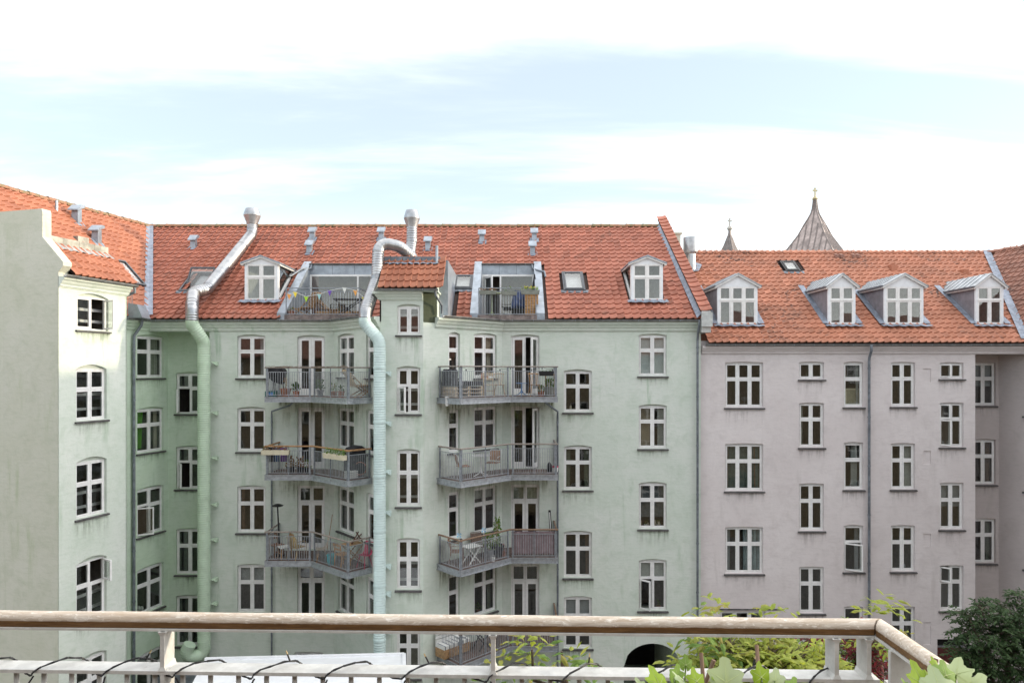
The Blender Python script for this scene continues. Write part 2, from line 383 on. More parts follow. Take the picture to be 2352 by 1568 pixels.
def window(parent, M, w, h, cols=2, rows=2, split=.37, door=False, opens=None, sill=True, y0=.10, name=None, skipglass=(), stain=None, dress=True):
    """M: wall frame at the bottom centre of the opening (x along wall, y into the wall, z up)"""
    opens = opens or {}; w, h = round(w, 2), round(h, 2)
    fr = .045; sw = .095 if door else .052; mul = .03 if door else .045
    key = ('frame', w, h, cols, rows, split, door, y0)
    cw = (w-2*fr-(cols-1)*mul)/cols
    zs = [(fr, h-fr)] if rows == 1 else [(h*(1-split)+.022, h-fr), (fr, h*(1-split)-.022)]
    def mkframe():
        m = MB()
        m.box(-w/2, -w/2+fr, y0, y0+.09, 0, h); m.box(w/2-fr, w/2, y0, y0+.09, 0, h)
        m.box(-w/2+fr, w/2-fr, y0, y0+.09, h-fr, h); m.box(-w/2+fr, w/2-fr, y0, y0+.09, 0, fr)
        for c in range(1, cols):
            x = -w/2+fr+c*cw+(c-1)*mul; m.box(x, x+mul, y0-.004, y0+.088, fr, h-fr)
        if rows == 2: m.box(-w/2+fr, w/2-fr, y0-.012, y0+.086, h*(1-split)-.022, h*(1-split)+.022)
        return m.mesh('window_frame', WHITE)
    win = link(name or ('balcony_door' if door else 'window'), cached(key, mkframe), parent, M)
    for r, (za, zb) in enumerate(zs):
        ch = zb-za; dl = door and r == rows-1
        s_w = sw if dl else .052; bot = .19 if dl else s_w
        for c in range(cols):
            xl = -w/2+fr+c*(cw+mul)
            ang = opens.get((c, r), 0.0)         # >0: hinged on the left edge, <0: hinged on the right edge; opens outwards
            hinge_right = ang < 0
            def mksash(sgn=1):
                m = MB(); g = .006
                m.box(g*sgn, s_w*sgn, 0, .055, g, ch-g); m.box((cw-s_w)*sgn, (cw-g)*sgn, 0, .055, g, ch-g)
                m.box(s_w*sgn, (cw-s_w)*sgn, 0, .055, ch-s_w, ch-g); m.box(s_w*sgn, (cw-s_w)*sgn, 0, .055, g, bot)
                me = m.mesh('sash', WHITE); bm = bmesh.new(); bm.from_mesh(me); bmesh.ops.recalc_face_normals(bm, faces=bm.faces); bm.to_mesh(me); bm.free(); return me
            def mkpane(sgn=1):
                m = MB(); a, b = sorted(((s_w-.008)*sgn, (cw-s_w+.008)*sgn))
                m.box(a, b, .024, .030, bot-.008, ch-s_w+.008); return m.mesh('pane', GLASS)
            sg = -1 if hinge_right else 1
            k = (round(cw, 3), round(ch, 3), dl, sg)
            hx = xl+cw if hinge_right else xl
            Ms = M @ T(hx, y0-.014, za) @ RZ(-ang)
            link('door_leaf' if dl else 'sash', cached(('sash',)+k, lambda: mksash(sg)), win, Ms)
            if (c, r) not in skipglass:
                jit = RZ(random.uniform(-.004, .004)) @ RX(random.uniform(-.004, .004))
                link('pane', cached(('pane',)+k, lambda: mkpane(sg)), win, Ms @ jit)
    if sill:
        def mksill():
            m = MB(); a = w/2+.06
            m.prism([(-a, -.075, -.035), (-a, .115, -.005), (-a, .115, -.075), (-a, -.075, -.085)], (2*a, 0, 0)); return m.mesh('window_sill', SLATE)
        link('window_sill', cached(('sill', w), mksill), win, M)
        if stain:
            hs = round(WR_.uniform(.45, .95), 1)
            def mkst():
                m = MB(); a = w/2+.12; m.quad((-a, -.004, -hs), (a, -.004, -hs), (a, -.004, -.06), (-a, -.004, -.06)); return m.mesh('rain_stain', stain)
            link('rain_stain', cached(('stain', w, hs, stain.name), mkst), win, M)
    if dress and not door:
        q = WR_.random()
        if q < .42:                                   # curtains drawn to one or both sides
            sides = (-1,) if q < .12 else ((1,) if q < .24 else (-1, 1)); cm = DRAPES[WR_.randrange(len(DRAPES))]; ww = round(w*WR_.uniform(.12, .24), 2)
            for sx in sides:
                def mkc():
                    m = MB(); n = 9
                    for k in range(n+1):
                        x = ww*k/n; y = .03*math.sin(k*2.2); m.v += [(x, y, h-.06), (x*(.9 if k else 1), y*1.3, -.1)]
                    m.f = [(2*k, 2*k+2, 2*k+3, 2*k+1) for k in range(n)]; return m.mesh('drape', cm, True)
                link('drape', cached(('drape', ww, h, cm.name), mkc), win, M @ T(sx*(w/2-.05), .30, 0) @ (RZ(math.pi) if sx > 0 else I4))
        elif q < .56:                                 # roller blind part way down
            hb_ = round(h*WR_.uniform(.2, .55), 1); cm = DRAPES[WR_.randrange(2)]
            def mkb():
                m = MB(); m.box(-w/2+.05, w/2-.05, .24, .25, h-.05-hb_, h-.05); return m.mesh('roller_blind', cm)
            link('roller_blind', cached(('blind', w, h, hb_, cm.name), mkb), win, M)
        elif q < .78:                                 # things standing on the inner sill
            m = MB(); x = -w*.36
            while x < w*.36:
                r_ = WR_.uniform(.03, .07); hh = WR_.uniform(.08, .28)
                if WR_.random() < .6: m.lathe([(r_*.7, .04), (r_, .04+hh*.6), (r_*.5, .04+hh), (0, .04+hh)], 8, T(x, .27, 0))
                x += WR_.uniform(.12, .3)
            if m.f: m.build('sill_ornaments', DRAPES[WR_.randrange(len(DRAPES))], win, M)['kind'] = 'stuff'
    return win
WR_ = random.Random(41)
DRAPES = [plain('pale_drape', (.55,.55,.52), .9, var=.05), plain('grey_drape', (.36,.37,.38), .9, var=.05), plain('cream_drape', (.50,.44,.34), .9, var=.05), plain('dim_olive_drape', (.20,.22,.17), .9, var=.1), plain('brown_drape', (.22,.14,.10), .9, var=.1)]

class Wall:
    def __init__(s, p0, p1):
        s.o = Vector(p0); d = Vector(p1)-s.o; s.L = d.length; s.d = d/s.L; s.n = Vector((-s.d.y, s.d.x)); s.ops = []; s.wins = []
    def M(s, a, z): 
        p = s.o+s.d*a
        return frame((p.x, p.y, z), (s.d.x, s.d.y, 0), (s.n.x, s.n.y, 0), (0, 0, 1))
    def su(s, u):
        k = (u-CX)/F; return (k*s.o.y-s.o.x)/(s.d.x-k*s.d.y)
    def Y(s, a): return s.o.y+s.d.y*a
    def hole(s, a0, a1, z0, z1, rise=.07, depth=.15, back=True): s.ops.append((a0, a1, z0, z1, rise, depth, back))
    def win(s, u0, u1, v0, v1, cols=2, rows=2, rise=.07, **k):
        a0, a1 = s.su(u0), s.su(u1); Yc = s.Y((a0+a1)/2)
        return s.winz(a0, a1, zat(v1, Yc), zat(v0, Yc), cols, rows, rise, **k)
    def winz(s, a0, a1, z0, z1, cols=2, rows=2, rise=.07, **k):
        s.hole(a0, a1, z0, z1, rise); s.wins.append((a0, a1, z0, z1, cols, rows, k)); return s
    def build(s, parent, mat, z0, z1, a0=0.0, a1=None, name='wall', room=None, stain=None, dress=True):
        a1 = s.L if a1 is None else a1
        m = MB(); xs = {a0, a1}
        def top(op, a):
            c = (op[0]+op[1])/2; hw = (op[1]-op[0])/2; t = max(-1, min(1, (a-c)/hw))
            return op[3]+op[4]*math.sqrt(max(0, 1-t*t)) if op[4] > .4 else op[3]+op[4]*(1-t*t)
        for op in s.ops:
            n = 16 if op[4] > .4 else 6
            for i in range(n+1): xs.add(min(a1, max(a0, op[0]+(op[1]-op[0])*i/n)))
        xs = sorted(xs)
        def P(a, y, z): p = s.o+s.d*a+s.n*y; return (p.x, p.y, z)
        for xa, xb in zip(xs, xs[1:]):
            if xb-xa < 1e-5: continue
            mid = (xa+xb)/2; here = sorted([o for o in s.ops if o[0] < mid < o[1]], key=lambda o: o[2])
            lo = (z0, z0)
            for o in here:
                if o[2] > lo[0]: m.quad(P(xa,0,lo[0]), P(xb,0,lo[1]), P(xb,0,o[2]), P(xa,0,o[2]))
                ta, tb = top(o, xa), top(o, xb)
                m.quad(P(xa,0,ta), P(xb,0,tb), P(xb,o[5],tb), P(xa,o[5],ta))
                m.quad(P(xa,0,o[2]), P(xa,o[5],o[2]), P(xb,o[5],o[2]), P(xb,0,o[2]))
                if o[6] and o[4] < .4: m.quad(P(xa,o[5]-.03,o[3]-.004), P(xb,o[5]-.03,o[3]-.004), P(xb,o[5]-.03,tb+.02), P(xa,o[5]-.03,ta+.02))
                lo = (ta, tb)
            m.quad(P(xa,0,lo[0]), P(xb,0,lo[1]), P(xb,0,z1), P(xa,0,z1))
        for o in s.ops:
            for a in (o[0], o[1]):
                if a0 <= a <= a1: m.quad(P(a,0,o[2]), P(a,o[5],o[2]), P(a,o[5],o[3]+.001), P(a,0,o[3]+.001))
        w = m.build(name, mat, parent, T(P((a0+a1)/2, 0, z0)) if False else I4, fix=False)
        for (b0, b1, c0, c1, cols, rows, k) in s.wins:
            window(parent, s.M((b0+b1)/2, c0), b1-b0, c1-c0, cols, rows, stain=stain, dress=dress, **k)
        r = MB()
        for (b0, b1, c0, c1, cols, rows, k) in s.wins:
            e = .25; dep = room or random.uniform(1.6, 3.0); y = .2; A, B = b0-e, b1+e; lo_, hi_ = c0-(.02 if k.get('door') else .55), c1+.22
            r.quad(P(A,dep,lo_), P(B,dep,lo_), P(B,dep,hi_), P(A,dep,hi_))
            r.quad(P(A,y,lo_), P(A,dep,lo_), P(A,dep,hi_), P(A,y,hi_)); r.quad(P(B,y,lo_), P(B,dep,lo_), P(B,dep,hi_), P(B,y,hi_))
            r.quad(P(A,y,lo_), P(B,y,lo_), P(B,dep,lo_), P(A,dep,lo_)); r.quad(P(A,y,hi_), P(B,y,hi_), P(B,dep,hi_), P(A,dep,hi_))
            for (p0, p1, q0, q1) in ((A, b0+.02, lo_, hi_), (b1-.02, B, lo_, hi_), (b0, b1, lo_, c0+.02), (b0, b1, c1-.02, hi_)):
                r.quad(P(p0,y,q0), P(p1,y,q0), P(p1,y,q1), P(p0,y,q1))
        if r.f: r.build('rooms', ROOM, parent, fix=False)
        return w

class Roof:
    def __init__(s, E, a, up, L):
        s.E, s.a, s.up, s.L = Vector(E), Vector(a).normalized(), Vector(up).normalized(), L
        s.n = s.a.cross(s.up).normalized()
    def pt(s, al, be, h=0.0): return s.E+s.a*al+s.up*be+s.n*h
    def pix(s, u, v):
        r = Vector(((u-CX)/F, 1, (CY-v)/F)); t = s.E.dot(s.n)/r.dot(s.n); p = r*t-s.E
        return p.dot(s.a), p.dot(s.up)
    def at(s, u, v, h=0.0): return s.pt(*s.pix(u, v), h)
    def M(s, al, be, h=0.0): return frame(s.pt(al, be, h), s.a, s.up, s.n)

PROF = [(0,.016),(.12,.003),(.30,0),(.50,.007),(.68,.022),(.84,.045),(.95,.062),(1.01,.060),(1.045,.014)]
def tile_pts(w, e):
    top, n = [], len(PROF)
    rows = [(0.0, .044), (.012, .050), (e+.05, .004)]
    P = []
    for y, z in rows: P += [(x*w, y, z+h) for x, h in PROF]
    P += [(x*w, .002, .044+h-.034) for x, h in PROF]
    fs = []
    for r in (0, 1): fs += [(r*n+i, r*n+i+1, (r+1)*n+i+1, (r+1)*n+i) for i in range(n-1)]
    fs += [(3*n+i, 3*n+i+1, i+1, i) for i in range(n-1)]
    return P, fs
def tiled(building, R, a0, a1, w, e, mat, holes=(), clips=(), n_single=300, name='roof', drop=None, under=True):
    """roof sheet with holes; tiles: the nearest ones are objects, the rest one joined part"""
    xs = sorted({a0, a1}|{x for h in holes for x in h[:2]}); ys = sorted({0.0, R.L}|{y for h in holes for y in h[2:]})
    m = MB()
    for xa, xb in zip(xs, xs[1:]):
        for ya, yb in zip(ys, ys[1:]):
            cx_, cy_ = (xa+xb)/2, (ya+yb)/2
            if any(h[0] < cx_ < h[1] and h[2] < cy_ < h[3] for h in holes): continue
            m.quad(R.pt(xa,ya,-.02), R.pt(xb,ya,-.02), R.pt(xb,yb,-.02), R.pt(xa,yb,-.02))
    def clip(me):
        if not clips: return
        bm = bmesh.new(); bm.from_mesh(me)
        for p, nn in clips:
            bmesh.ops.bisect_plane(bm, geom=bm.verts[:]+bm.edges[:]+bm.faces[:], plane_co=p, plane_no=nn, clear_inner=True)
        bm.to_mesh(me); bm.free()
    me = m.mesh('roof', UNDER); clip(me); roof = link(name, me, building)
    P, fs = tile_pts(w, e); cells = []
    nx, ny = int(math.ceil((a1-a0)/w)), int(math.ceil(R.L/e))
    for j in range(ny):
        for i in range(nx):
            al, be = a0+i*w, j*e
            ca, cb = al+w/2, be+e/2
            if any(h[0]-.02 < ca < h[1]+.02 and h[2]-.02 < cb < h[3]+.02 for h in holes): continue
            pc = R.pt(ca, cb)
            ds = [(pc-p).dot(nn) for p, nn in clips]
            if any(d < -.3 for d in ds): continue
            if pc.y <= 1: continue
            u, v = CX+F*pc.x/pc.y, CY-F*pc.z/pc.y
            inside = all(d > .4 for d in ds) and -10 < u < 2362 and al+w < a1+.01 and be+e < R.L+.02
            if drop and drop(u, v): continue
            cells.append((pc.length, al, be, inside, u, v))
    cells.sort(key=lambda c: c[0])
    tm = None; cnt = 0; rest = MB()
    for d, al, be, inside, u, v in cells:
        jit = RX(random.uniform(-.006, .006)) @ RZ(random.uniform(-.006, .006))
        Mt = R.M(al+random.uniform(-.004, .004), be+random.uniform(-.006, .006), random.uniform(0, .005)) @ jit
        if inside and cnt < n_single:
            if tm is None: 
                tm = MB().add(P, fs).mesh('tile', mat); tm.shade_smooth(); smooth_by_angle(tm, math.radians(50))
            link('tile', tm, roof, Mt); cnt += 1
        else: rest.add(P, fs, Mt)
    if rest.f:
        me = rest.mesh('roof_tiles', mat); clip(me); me.shade_smooth(); smooth_by_angle(me, math.radians(50))
        o = link('roof_tiles', me, roof); o['kind'] = 'stuff'
    return roof
def ridge(building, A, B, mat, r=.13, step=.40, roof=None):
    A, B = Vector(A), Vector(B); d = (B-A); L = d.length; d.normalize(); n = max(1, int(L/step))
    m = MB(); seg = 8; P = []; fs = []
    for k, (y, rr) in enumerate(((0, r*1.08), (.05, r*1.08), (.06, r), (L/n+.03, r*.97))):
        P += [(rr*math.cos(math.pi*(i/seg)*1.1-.157), y, rr*math.sin(math.pi*(i/seg)*1.1-.157)) for i in range(seg+1)]
    for k in range(3): fs += [(k*(seg+1)+i, k*(seg+1)+i+1, (k+1)*(seg+1)+i+1, (k+1)*(seg+1)+i) for i in range(seg)]
    me = m.add(P, fs).mesh('ridge_tile', mat); me.shade_smooth(); smooth_by_angle(me, math.radians(45))
    side = d.cross(Vector((0,0,1))).normalized(); up = side.cross(d).normalized()
    for i in range(n):
        o = A+d*(L*i/n)
        link('ridge_tile', me, building if roof is None else roof, frame(o, side, d, up) @ T(0,0,random.uniform(-.01,.015)) @ RX(random.uniform(-.015,.015)))
def gutter(parent, path, z, name='gutter', r=.075, off=.0):
    prof = [(off+r+r*math.cos(math.pi+math.pi*i/8), z+r*math.sin(math.pi+math.pi*i/8)) for i in range(9)]
    prof += [(off+r+(r-.012)*math.cos(2*math.pi-math.pi*i/8), z+.0-(r-.012)*math.sin(math.pi*i/8)) for i in range(9)]
    g = world_obj(MB().sweep(path, prof), name, GUTTER, parent)
    # brackets show as thin joints round the gutter
    P = [Vector(p) for p in path]; br = MB()
    for A, B in zip(P, P[1:]):
        L = (B-A).length; k = max(1, int(L/.75)); d = (B-A)/L; nn = Vector((d.y, -d.x))
        for i in range(k):
            c = A+d*(L*(i+.5)/k)+nn*(off+r)
            pts = [(c.x+nn.x*(r+.004)*math.cos(math.pi+math.pi*q/8), c.y+nn.y*(r+.004)*math.cos(math.pi+math.pi*q/8), z+(r+.004)*math.sin(math.pi+math.pi*q/8)) for q in range(9)]
            br.tube(pts, .009, 4)
    if br.f: world_obj(br, 'gutter_bracket', ZINC, g)
    return g
def downpipe(parent, path, r=.045, clamps=True):
    p = world_obj(MB().tube(path, r, 10), 'downpipe', PIPE, parent, smooth=True)
    if clamps:
        z0, z1 = path[-1][2], path[-2][2]; z = z1-.3; x, y = path[-1][0], path[-1][1]
        while z > z0:
            world_obj(MB().tube([(x,y,z),(x,y,z+.05)], r*1.22, 10), 'pipe_clamp', PIPE, p); z -= 1.9
    return p
def cornice(parent, path, z0, z1, mat):
    h = z1-z0
    prof = [(0, z1), (.22, z1), (.22, z1-.09*h/.35), (.16, z1-.12*h/.35), (.12, z1-.20*h/.35), (.075, z1-.25*h/.35), (.07, z1-.31*h/.35), (.035, z1-.315*h/.35), (.03, z0), (0, z0)]
    return world_obj(MB().sweep(path, prof), 'cornice', mat, parent)
def skylight(building, R, u0, u1, v0, v1, tilt=0.0, fmat=None, glass_m=None, inner=None):
    fmat = fmat or BLACKF
    c = [R.pix(u, v) for u, v in ((u0, v1), (u1, v1), (u1, v0), (u0, v0))]
    al = sum(p[0] for p in c)/4; w = (abs(c[1][0]-c[0][0])+abs(c[2][0]-c[3][0]))/2
    b0 = (c[0][1]+c[1][1])/2; h = (c[3][1]+c[2][1])/2-b0
    M = R.M(al-w/2, b0, .05)
    m = MB()
    for (x0, x1, y0, y1) in ((0, .06, 0, h), (w-.06, w, 0, h), (.06, w-.06, 0, .07), (.06, w-.06, h-.07, h)): m.box(x0, x1, y0, y1, -.1, .07)
    sk = m.build('skylight', fmat, building, M)
    sm = MB()
    for (x0, x1, y0, y1) in ((.065, .125, .075, h-.075), (w-.125, w-.065, .075, h-.075), (.125, w-.125, .075, .145), (.125, w-.125, h-.145, h-.075)): sm.box(x0, x1, y0, y1, .0, .05)
    Ms = M @ T(0, h/2, .04) @ RX(tilt) @ T(0, -h/2, 0)
    sm.build('sash', fmat, sk, Ms)
    MB().box(.12, w-.12, .14, h-.14, .02, .03).build('pane', glass_m or GLASS, sk, Ms)
    MB().box(.02, w-.02, .02, h-.02, -.16, -.12).build('blind', inner or BLIND, sk, M)
    fl = MB(); nwv = 12
    for i in range(nwv):
        xa, xb = -.12+(w+.24)*i/nwv, -.12+(w+.24)*(i+1)/nwv
        za, zb = .02+.02*math.sin(i*1.9), .02+.02*math.sin((i+1)*1.9)
        fl.quad((xa, -.16, za), (xb, -.16, zb), (xb, .03, .04), (xa, .03, .04))
    fl.build('flashing', ZINCD, sk, M)
    return sk
BLACKF = plain('grey_skylight_frame', (.075,.08,.09), .4, .4)
BLIND = plain('pale_blind', (.50,.49,.52), .8, var=.04)
def vent(building, R, u, vbase, w=.22, h=.42, cap=.36):
    p = R.at(u, vbase); sh = MB(); sh.box(-w/2, w/2, -w/2, w/2, -.25, h)
    o = sh.build('roof_vent', ZINC, building, T(p))
    cp = MB(); c = cap/2
    cp.prism([(-c, -c-.05, h-.10), (-c, c, h+.10), (-c, c, h+.19), (-c, .03, h+.19), (-c, -c-.05, h-.05)], (cap, 0, 0))
    cp.build('vent_cap', ZINC, o, T(p))
    MB().box(-w/2-.1, w/2+.1, -w/2-.14, w/2+.05, 0, .012).build('flashing', LEAD, o, frame(p+R.n*.055, R.a, R.up, R.n))
    return o
def dormer(building, zp, X0, X1, Yf, zb, ze, za, cols, roofmat, cheek, glass_cheek=None, over=.14, roof_thick=.05, seams=False, split=.36):
    """zp(z) -> Y where the roof plane has height z"""
    xc = (X0+X1)/2; w = X1-X0; M = T(xc, Yf, zb)
    h = ze-zb; m = MB(); jw = .085
    m.box(-w/2, -w/2+jw, 0, .08, -.25, h); m.box(w/2-jw, w/2, 0, .08, -.25, h)
    wt = h-.07
    m.box(-w/2+jw, w/2-jw, 0, .08, -.25, .03)
    m.prism([(-w/2, 0, h), (-w/2+jw, 0, wt), (w/2-jw, 0, wt), (w/2, 0, h), (0, 0, za-zb)], (0, .08, 0))
    d = m.build('dormer', WHITE2, building, M)
    ww, wh = w-2*jw, wt-.03; fr = .05; mul = .05
    # sashes and panes
    cw = (ww-(cols-1)*mul)/cols; zs = [(.03+wh*(1-split)+.02, .03+wh), (.03, .03+wh*(1-split)-.02)]
    fm = MB(); fm.box(-ww/2, ww/2, -.015, .05, .03+wh*(1-split)-.02, .03+wh*(1-split)+.02)
    for c in range(1, cols):
        x = -ww/2+c*cw+(c-1)*mul; fm.box(x, x+mul, -.01, .05, .03, .03+wh)
    fm.build('window_frame', WHITE, d, M)
    for za_, zb_ in zs:
        for c in range(cols):
            x = -ww/2+c*(cw+mul); ch = zb_-za_; s = .055; sm = MB()
            sm.box(0, s, 0, .045, 0, ch); sm.box(cw-s, cw, 0, .045, 0, ch); sm.box(s, cw-s, 0, .045, 0, s); sm.box(s, cw-s, 0, .045, ch-s, ch)
            sm.build('sash', WHITE, d, M @ T(x, .004, za_))
            MB().box(s-.005, cw-s+.005, .02, .026, s-.005, ch-s+.005).build('pane', GLASS, d, M @ T(x, .004, za_) @ RX(random.uniform(-.01, .02)) @ RZ(random.uniform(-.01, .01)))
    # cheeks
    ybot, ytop = zp(zb-.02), zp(ze)
    for sx, X in ((-1, X0), (1, X1)):
        gl = glass_cheek and sx in glass_cheek
        c = MB(); t = .06*(-sx)
        tri = [(X, Yf+.06, zb-.25), (X, Yf+.06, ze-.02), (X, ytop+.1, ze-.02)]
        if not gl:
            c.prism([(X, Yf+.081, zb-.2), (X, Yf+.081, ze-.02), (X, ytop+.1, ze-.02)], (t, 0, 0))
            world_obj(c, 'cheek', cheek, d)
        else:
            s0 = .11; slope = (ze-zb)/(ytop-Yf)
            a = Vector((X, Yf+.08, zb+.05)); b = Vector((X, Yf+.08, ze-.03)); cc = Vector((X, ytop-.08, ze-.03))
            for p, q, wd in ((a, b, .09), (b, cc, .09), (a, cc, .12)): c.bar(p, q, .06, wd, up=(0, 0, 1))
            world_obj(c, 'cheek_frame', WHITE, d)
            g = MB(); g.prism([a+Vector((-.01*sx,.02,.08)), b+Vector((-.01*sx,.02,-.02)), cc+Vector((-.01*sx,-.12,-.02))], (-.008*sx, 0, 0)); world_obj(g, 'pane', GLASS, d)
        # side flashing on the roof
    # back and inside
    ib = MB(); xa, xb, ya, yb2, za2, zb2 = X0+.075, X1-.075, Yf+.085, Yf+1.5, zb-.24, ze-.02
    for q in (((xa,yb2,za2),(xb,yb2,za2),(xb,yb2,zb2),(xa,yb2,zb2)), ((xa,ya,za2),(xa,yb2,za2),(xa,yb2,zb2),(xa,ya,zb2)), ((xb,ya,za2),(xb,yb2,za2),(xb,yb2,zb2),(xb,ya,zb2)), ((xa,ya,za2),(xb,ya,za2),(xb,yb2,za2),(xa,yb2,za2)), ((xa,ya,zb2),(xb,ya,zb2),(xb,yb2,zb2),(xa,yb2,zb2))):
        if glass_cheek and q[0][0] == q[2][0] and ((1 in glass_cheek and q[0][0] == xb) or (-1 in glass_cheek and q[0][0] == xa)): continue
        ib.quad(*q)
    world_obj(ib, 'inner_wall', ROOM2, d)
    # roof
    yr = zp(za)+.25; ye = zp(ze-.03)+.2; ov = over; sl = (za-ze)/(w/2); rt = roof_thick
    for sx in (-1, 1):
        r = MB(); xo = xc+sx*(w/2+ov); zo = ze-sl*ov; y0 = Yf-ov*.9
        a, b, c_, d_ = Vector((xc, y0, za)), Vector((xo, y0, zo)), Vector((xo, zp(zo)+.2, zo)), Vector((xc, yr, za))
        up = Vector((0, 0, rt))
        r.add([a, b, c_, d_, a+up, b+up, c_+up, d_+up], [(0,1,2,3),(4,5,6,7),(0,1,5,4),(1,2,6,5),(2,3,7,6)])
        ro = world_obj(r, 'dormer_roof', roofmat, d)
        if seams:
            for k in range(1, 9):
                f = k/9; y = y0+(yr-y0)*f
                ylim = zp(zo)+.2
                t_end = 1.0 if y < ylim else max(0, 1-(y-ylim)/(yr-ylim))
                if t_end > .15:
                    p = Vector((xc, y, za))+up; q = p+(Vector((xo, y, zo))+up-p)*t_end
                    world_obj(MB().bar(p, q, .02, .05), 'roof_seam', roofmat, ro)
            world_obj(MB().bar(Vector((xo, y0, zo))+up*.6, Vector((xo, zp(zo)+.1, zo))+up*.6, .03, .07), 'roof_edge', ZINCD, ro)
    # front edge trim under the roof
    tr = MB()
    for sx in (-1, 1):
        xo = xc+sx*(w/2+ov-.01); zo = ze-sl*(ov-.01)
        tr.bar((xc, Yf-.06, za-.035), (xo, Yf-.06, zo-.035), .07, .05)
        tr.bar((xo-sx*.05, Yf-.04, zo-.04), (xo-sx*.05, ye, zo-.04), .06, .05)
    world_obj(tr, 'fascia', WHITE, d)
    return d
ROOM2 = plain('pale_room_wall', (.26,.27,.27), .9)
# ------------------------------------------------------------------ ground
g = MB(); g.quad((-150,-60,GROUND),(150,-60,GROUND),(150,300,GROUND),(-150,300,GROUND))
ground = g.build('ground', CONC); ground['kind'] = 'structure'; ground['label'] = 'grey paved courtyard floor below the buildings'

# ------------------------------------------------------------------ green main building
Y0, YE, ZE, TN = 26.67, 26.40, 2.02, .7536
CS = 1/math.sqrt(1+TN*TN); SN = TN*CS
def zp(z): return YE+(z-ZE)/TN
YR = (ZE-TN*YE)/((CY-522)/F-TN); ZR = zat(522, YR)
green = thing('apartment_building', 'long pale green apartment house with red tiled roof and a stair tower in its middle', 'building', (-2.3, Y0, GROUND))
BLx, BRx = -6.96, -.39
TLx, TRx, TY = -4.65, -3.12, 24.0
ZW = 1.75
wl_ = Wall((-11.82, Y0), (BLx, Y0)); wcl = Wall((BLx, Y0), (TLx, TY)); wt = Wall((TLx, TY), (TRx, TY))
wcr = Wall((TRx, TY), (BRx, Y0)); wr = Wall((BRx, Y0), (7.38, Y0)); wj = Wall((-13.9, 27.6), (-11.82, 27.6))
# column left of the balconies
for v0, v1 in ((772, 867), (937.7, 1036), (1118, 1222), (1298, 1405)): wl_.win(545, 609.5, v0, v1)
# balcony doors
def zf(v): return zat(v, Y0)
DL = [-.93, -3.80, -6.98, -9.75]; DR = [-.93, -3.80, -6.86, -10.12]           # deck levels
for i, v0 in enumerate((773.5, 937, 1116, 1300)):
    a0, a1 = wl_.su(683), wl_.su(746)
    wl_.winz(a0, a1, DL[i]+.03, zf(v0), 2, 1 if i < 2 else 2, split=.26, door=True, sill=False)
for i, v0 in enumerate((772, 934, 1113.5, 1296)):
    a0, a1 = wr.su(1174), wr.su(1239)
    op = {(1, 0): -1.0} if i == 0 else ({(1, 0): -1.15} if i == 1 else {})
    wr.winz(a0, a1, DR[i]+.03, zf(v0), 2, 1 if i < 2 else 2, split=.26, door=True, sill=False, opens=op)
wl_.win(676, 742, 1498, 1590, 2, 2, rise=.03)
# angled bay walls
for v0, v1 in ((770, 865), (938.5, 1031), (1121, 1223), (1303, 1410)): wcl.win(776, 813, v0, v1)
Z1 = [(zat(a, 25.9), zat(b, 25.9)) for a, b in ((770, 866), (938.5, 1032), (1121, 1224), (1303, 1411))]
for zt, zb in Z1: wcl.winz(2.55, 3.15, zb, zt, 1, 2)
for v0, v1 in ((769, 867), (935, 1030), (1118, 1221), (1299, 1408)): wcr.win(1089, 1141, v0, v1)
for zt, zb in Z1: wcr.winz(wcr.su(1030.5), wcr.su(1056.5), zb, zt, 1, 2)
# stair tower
wt.win(912, 965.5, 702.7, 768, 2, 1)
for i, (v0, v1) in enumerate(((845, 949), (1035, 1162), (1239, 1353), (1437, 1556))):
    wt.win(911, 965, v0, v1, 2, 2, split=.40, opens={(0, 1): .7} if i == 0 else {})
# right columns
for v0, v1 in ((852, 945.7), (1026, 1124), (1222, 1325.6), (1372, 1487.6)): wr.win(1295, 1359.5, v0, v1)
for i, (v0, v1) in enumerate(((770, 862.7), (932, 1029), (1110, 1213.5), (1287, 1401))):
    wr.win(1467, 1531.5, v0, v1, opens={(0, 1): .75} if i == 3 else {})
ga0, ga1 = wr.su(1433), wr.su(1565)
wr.hole(ga0, ga1, GROUND+.02, zf(1530), rise=zf(1477)-zf(1530), depth=5.0, back=False)
# recess column behind the duct
for i, (v0, v1) in enumerate(((857.6, 949), (1026.8, 1122), (1216, 1318), (1369, 1482))):
    wj.win(404, 465, v0, v1, opens={0: {(0, 1): 1.25}, 1: {(0, 1): .95}}.get(i, {}))
wl_.build(green, GREEN, GROUND, ZW, stain=STAIN_G); wcl.build(green, GREEN, GROUND, ZW, stain=STAIN_G); wt.build(green, GREEN, GROUND, 2.80, name='stair_tower_wall', room=1.1, stain=STAIN_G, dress=False)
wcr.build(green, GREEN, GROUND, ZW, stain=STAIN_G); wr.build(green, GREEN, GROUND, ZW, stain=STAIN_G); wj.build(green, GREENW, GROUND, ZW, name='recessed_wall', stain=STAIN_G)
m = MB(); m.quad((-11.82, Y0, GROUND), (-11.82, 27.6, GROUND), (-11.82, 27.6, ZW), (-11.82, Y0, ZW))
m.quad((-14.15, Y0+.05, 1.63), (-11.82, Y0+.05, 1.63), (-11.82, 27.62, 1.63), (-13.9, 27.62, 1.63)); m.quad((-14.3, Y0+.02, 1.6), (-11.7, Y0+.02, 1.6), (-11.7, Y0+.02, 2.05), (-14.3, Y0+.02, 2.05)); m.build('recess_return', GREENW, green)
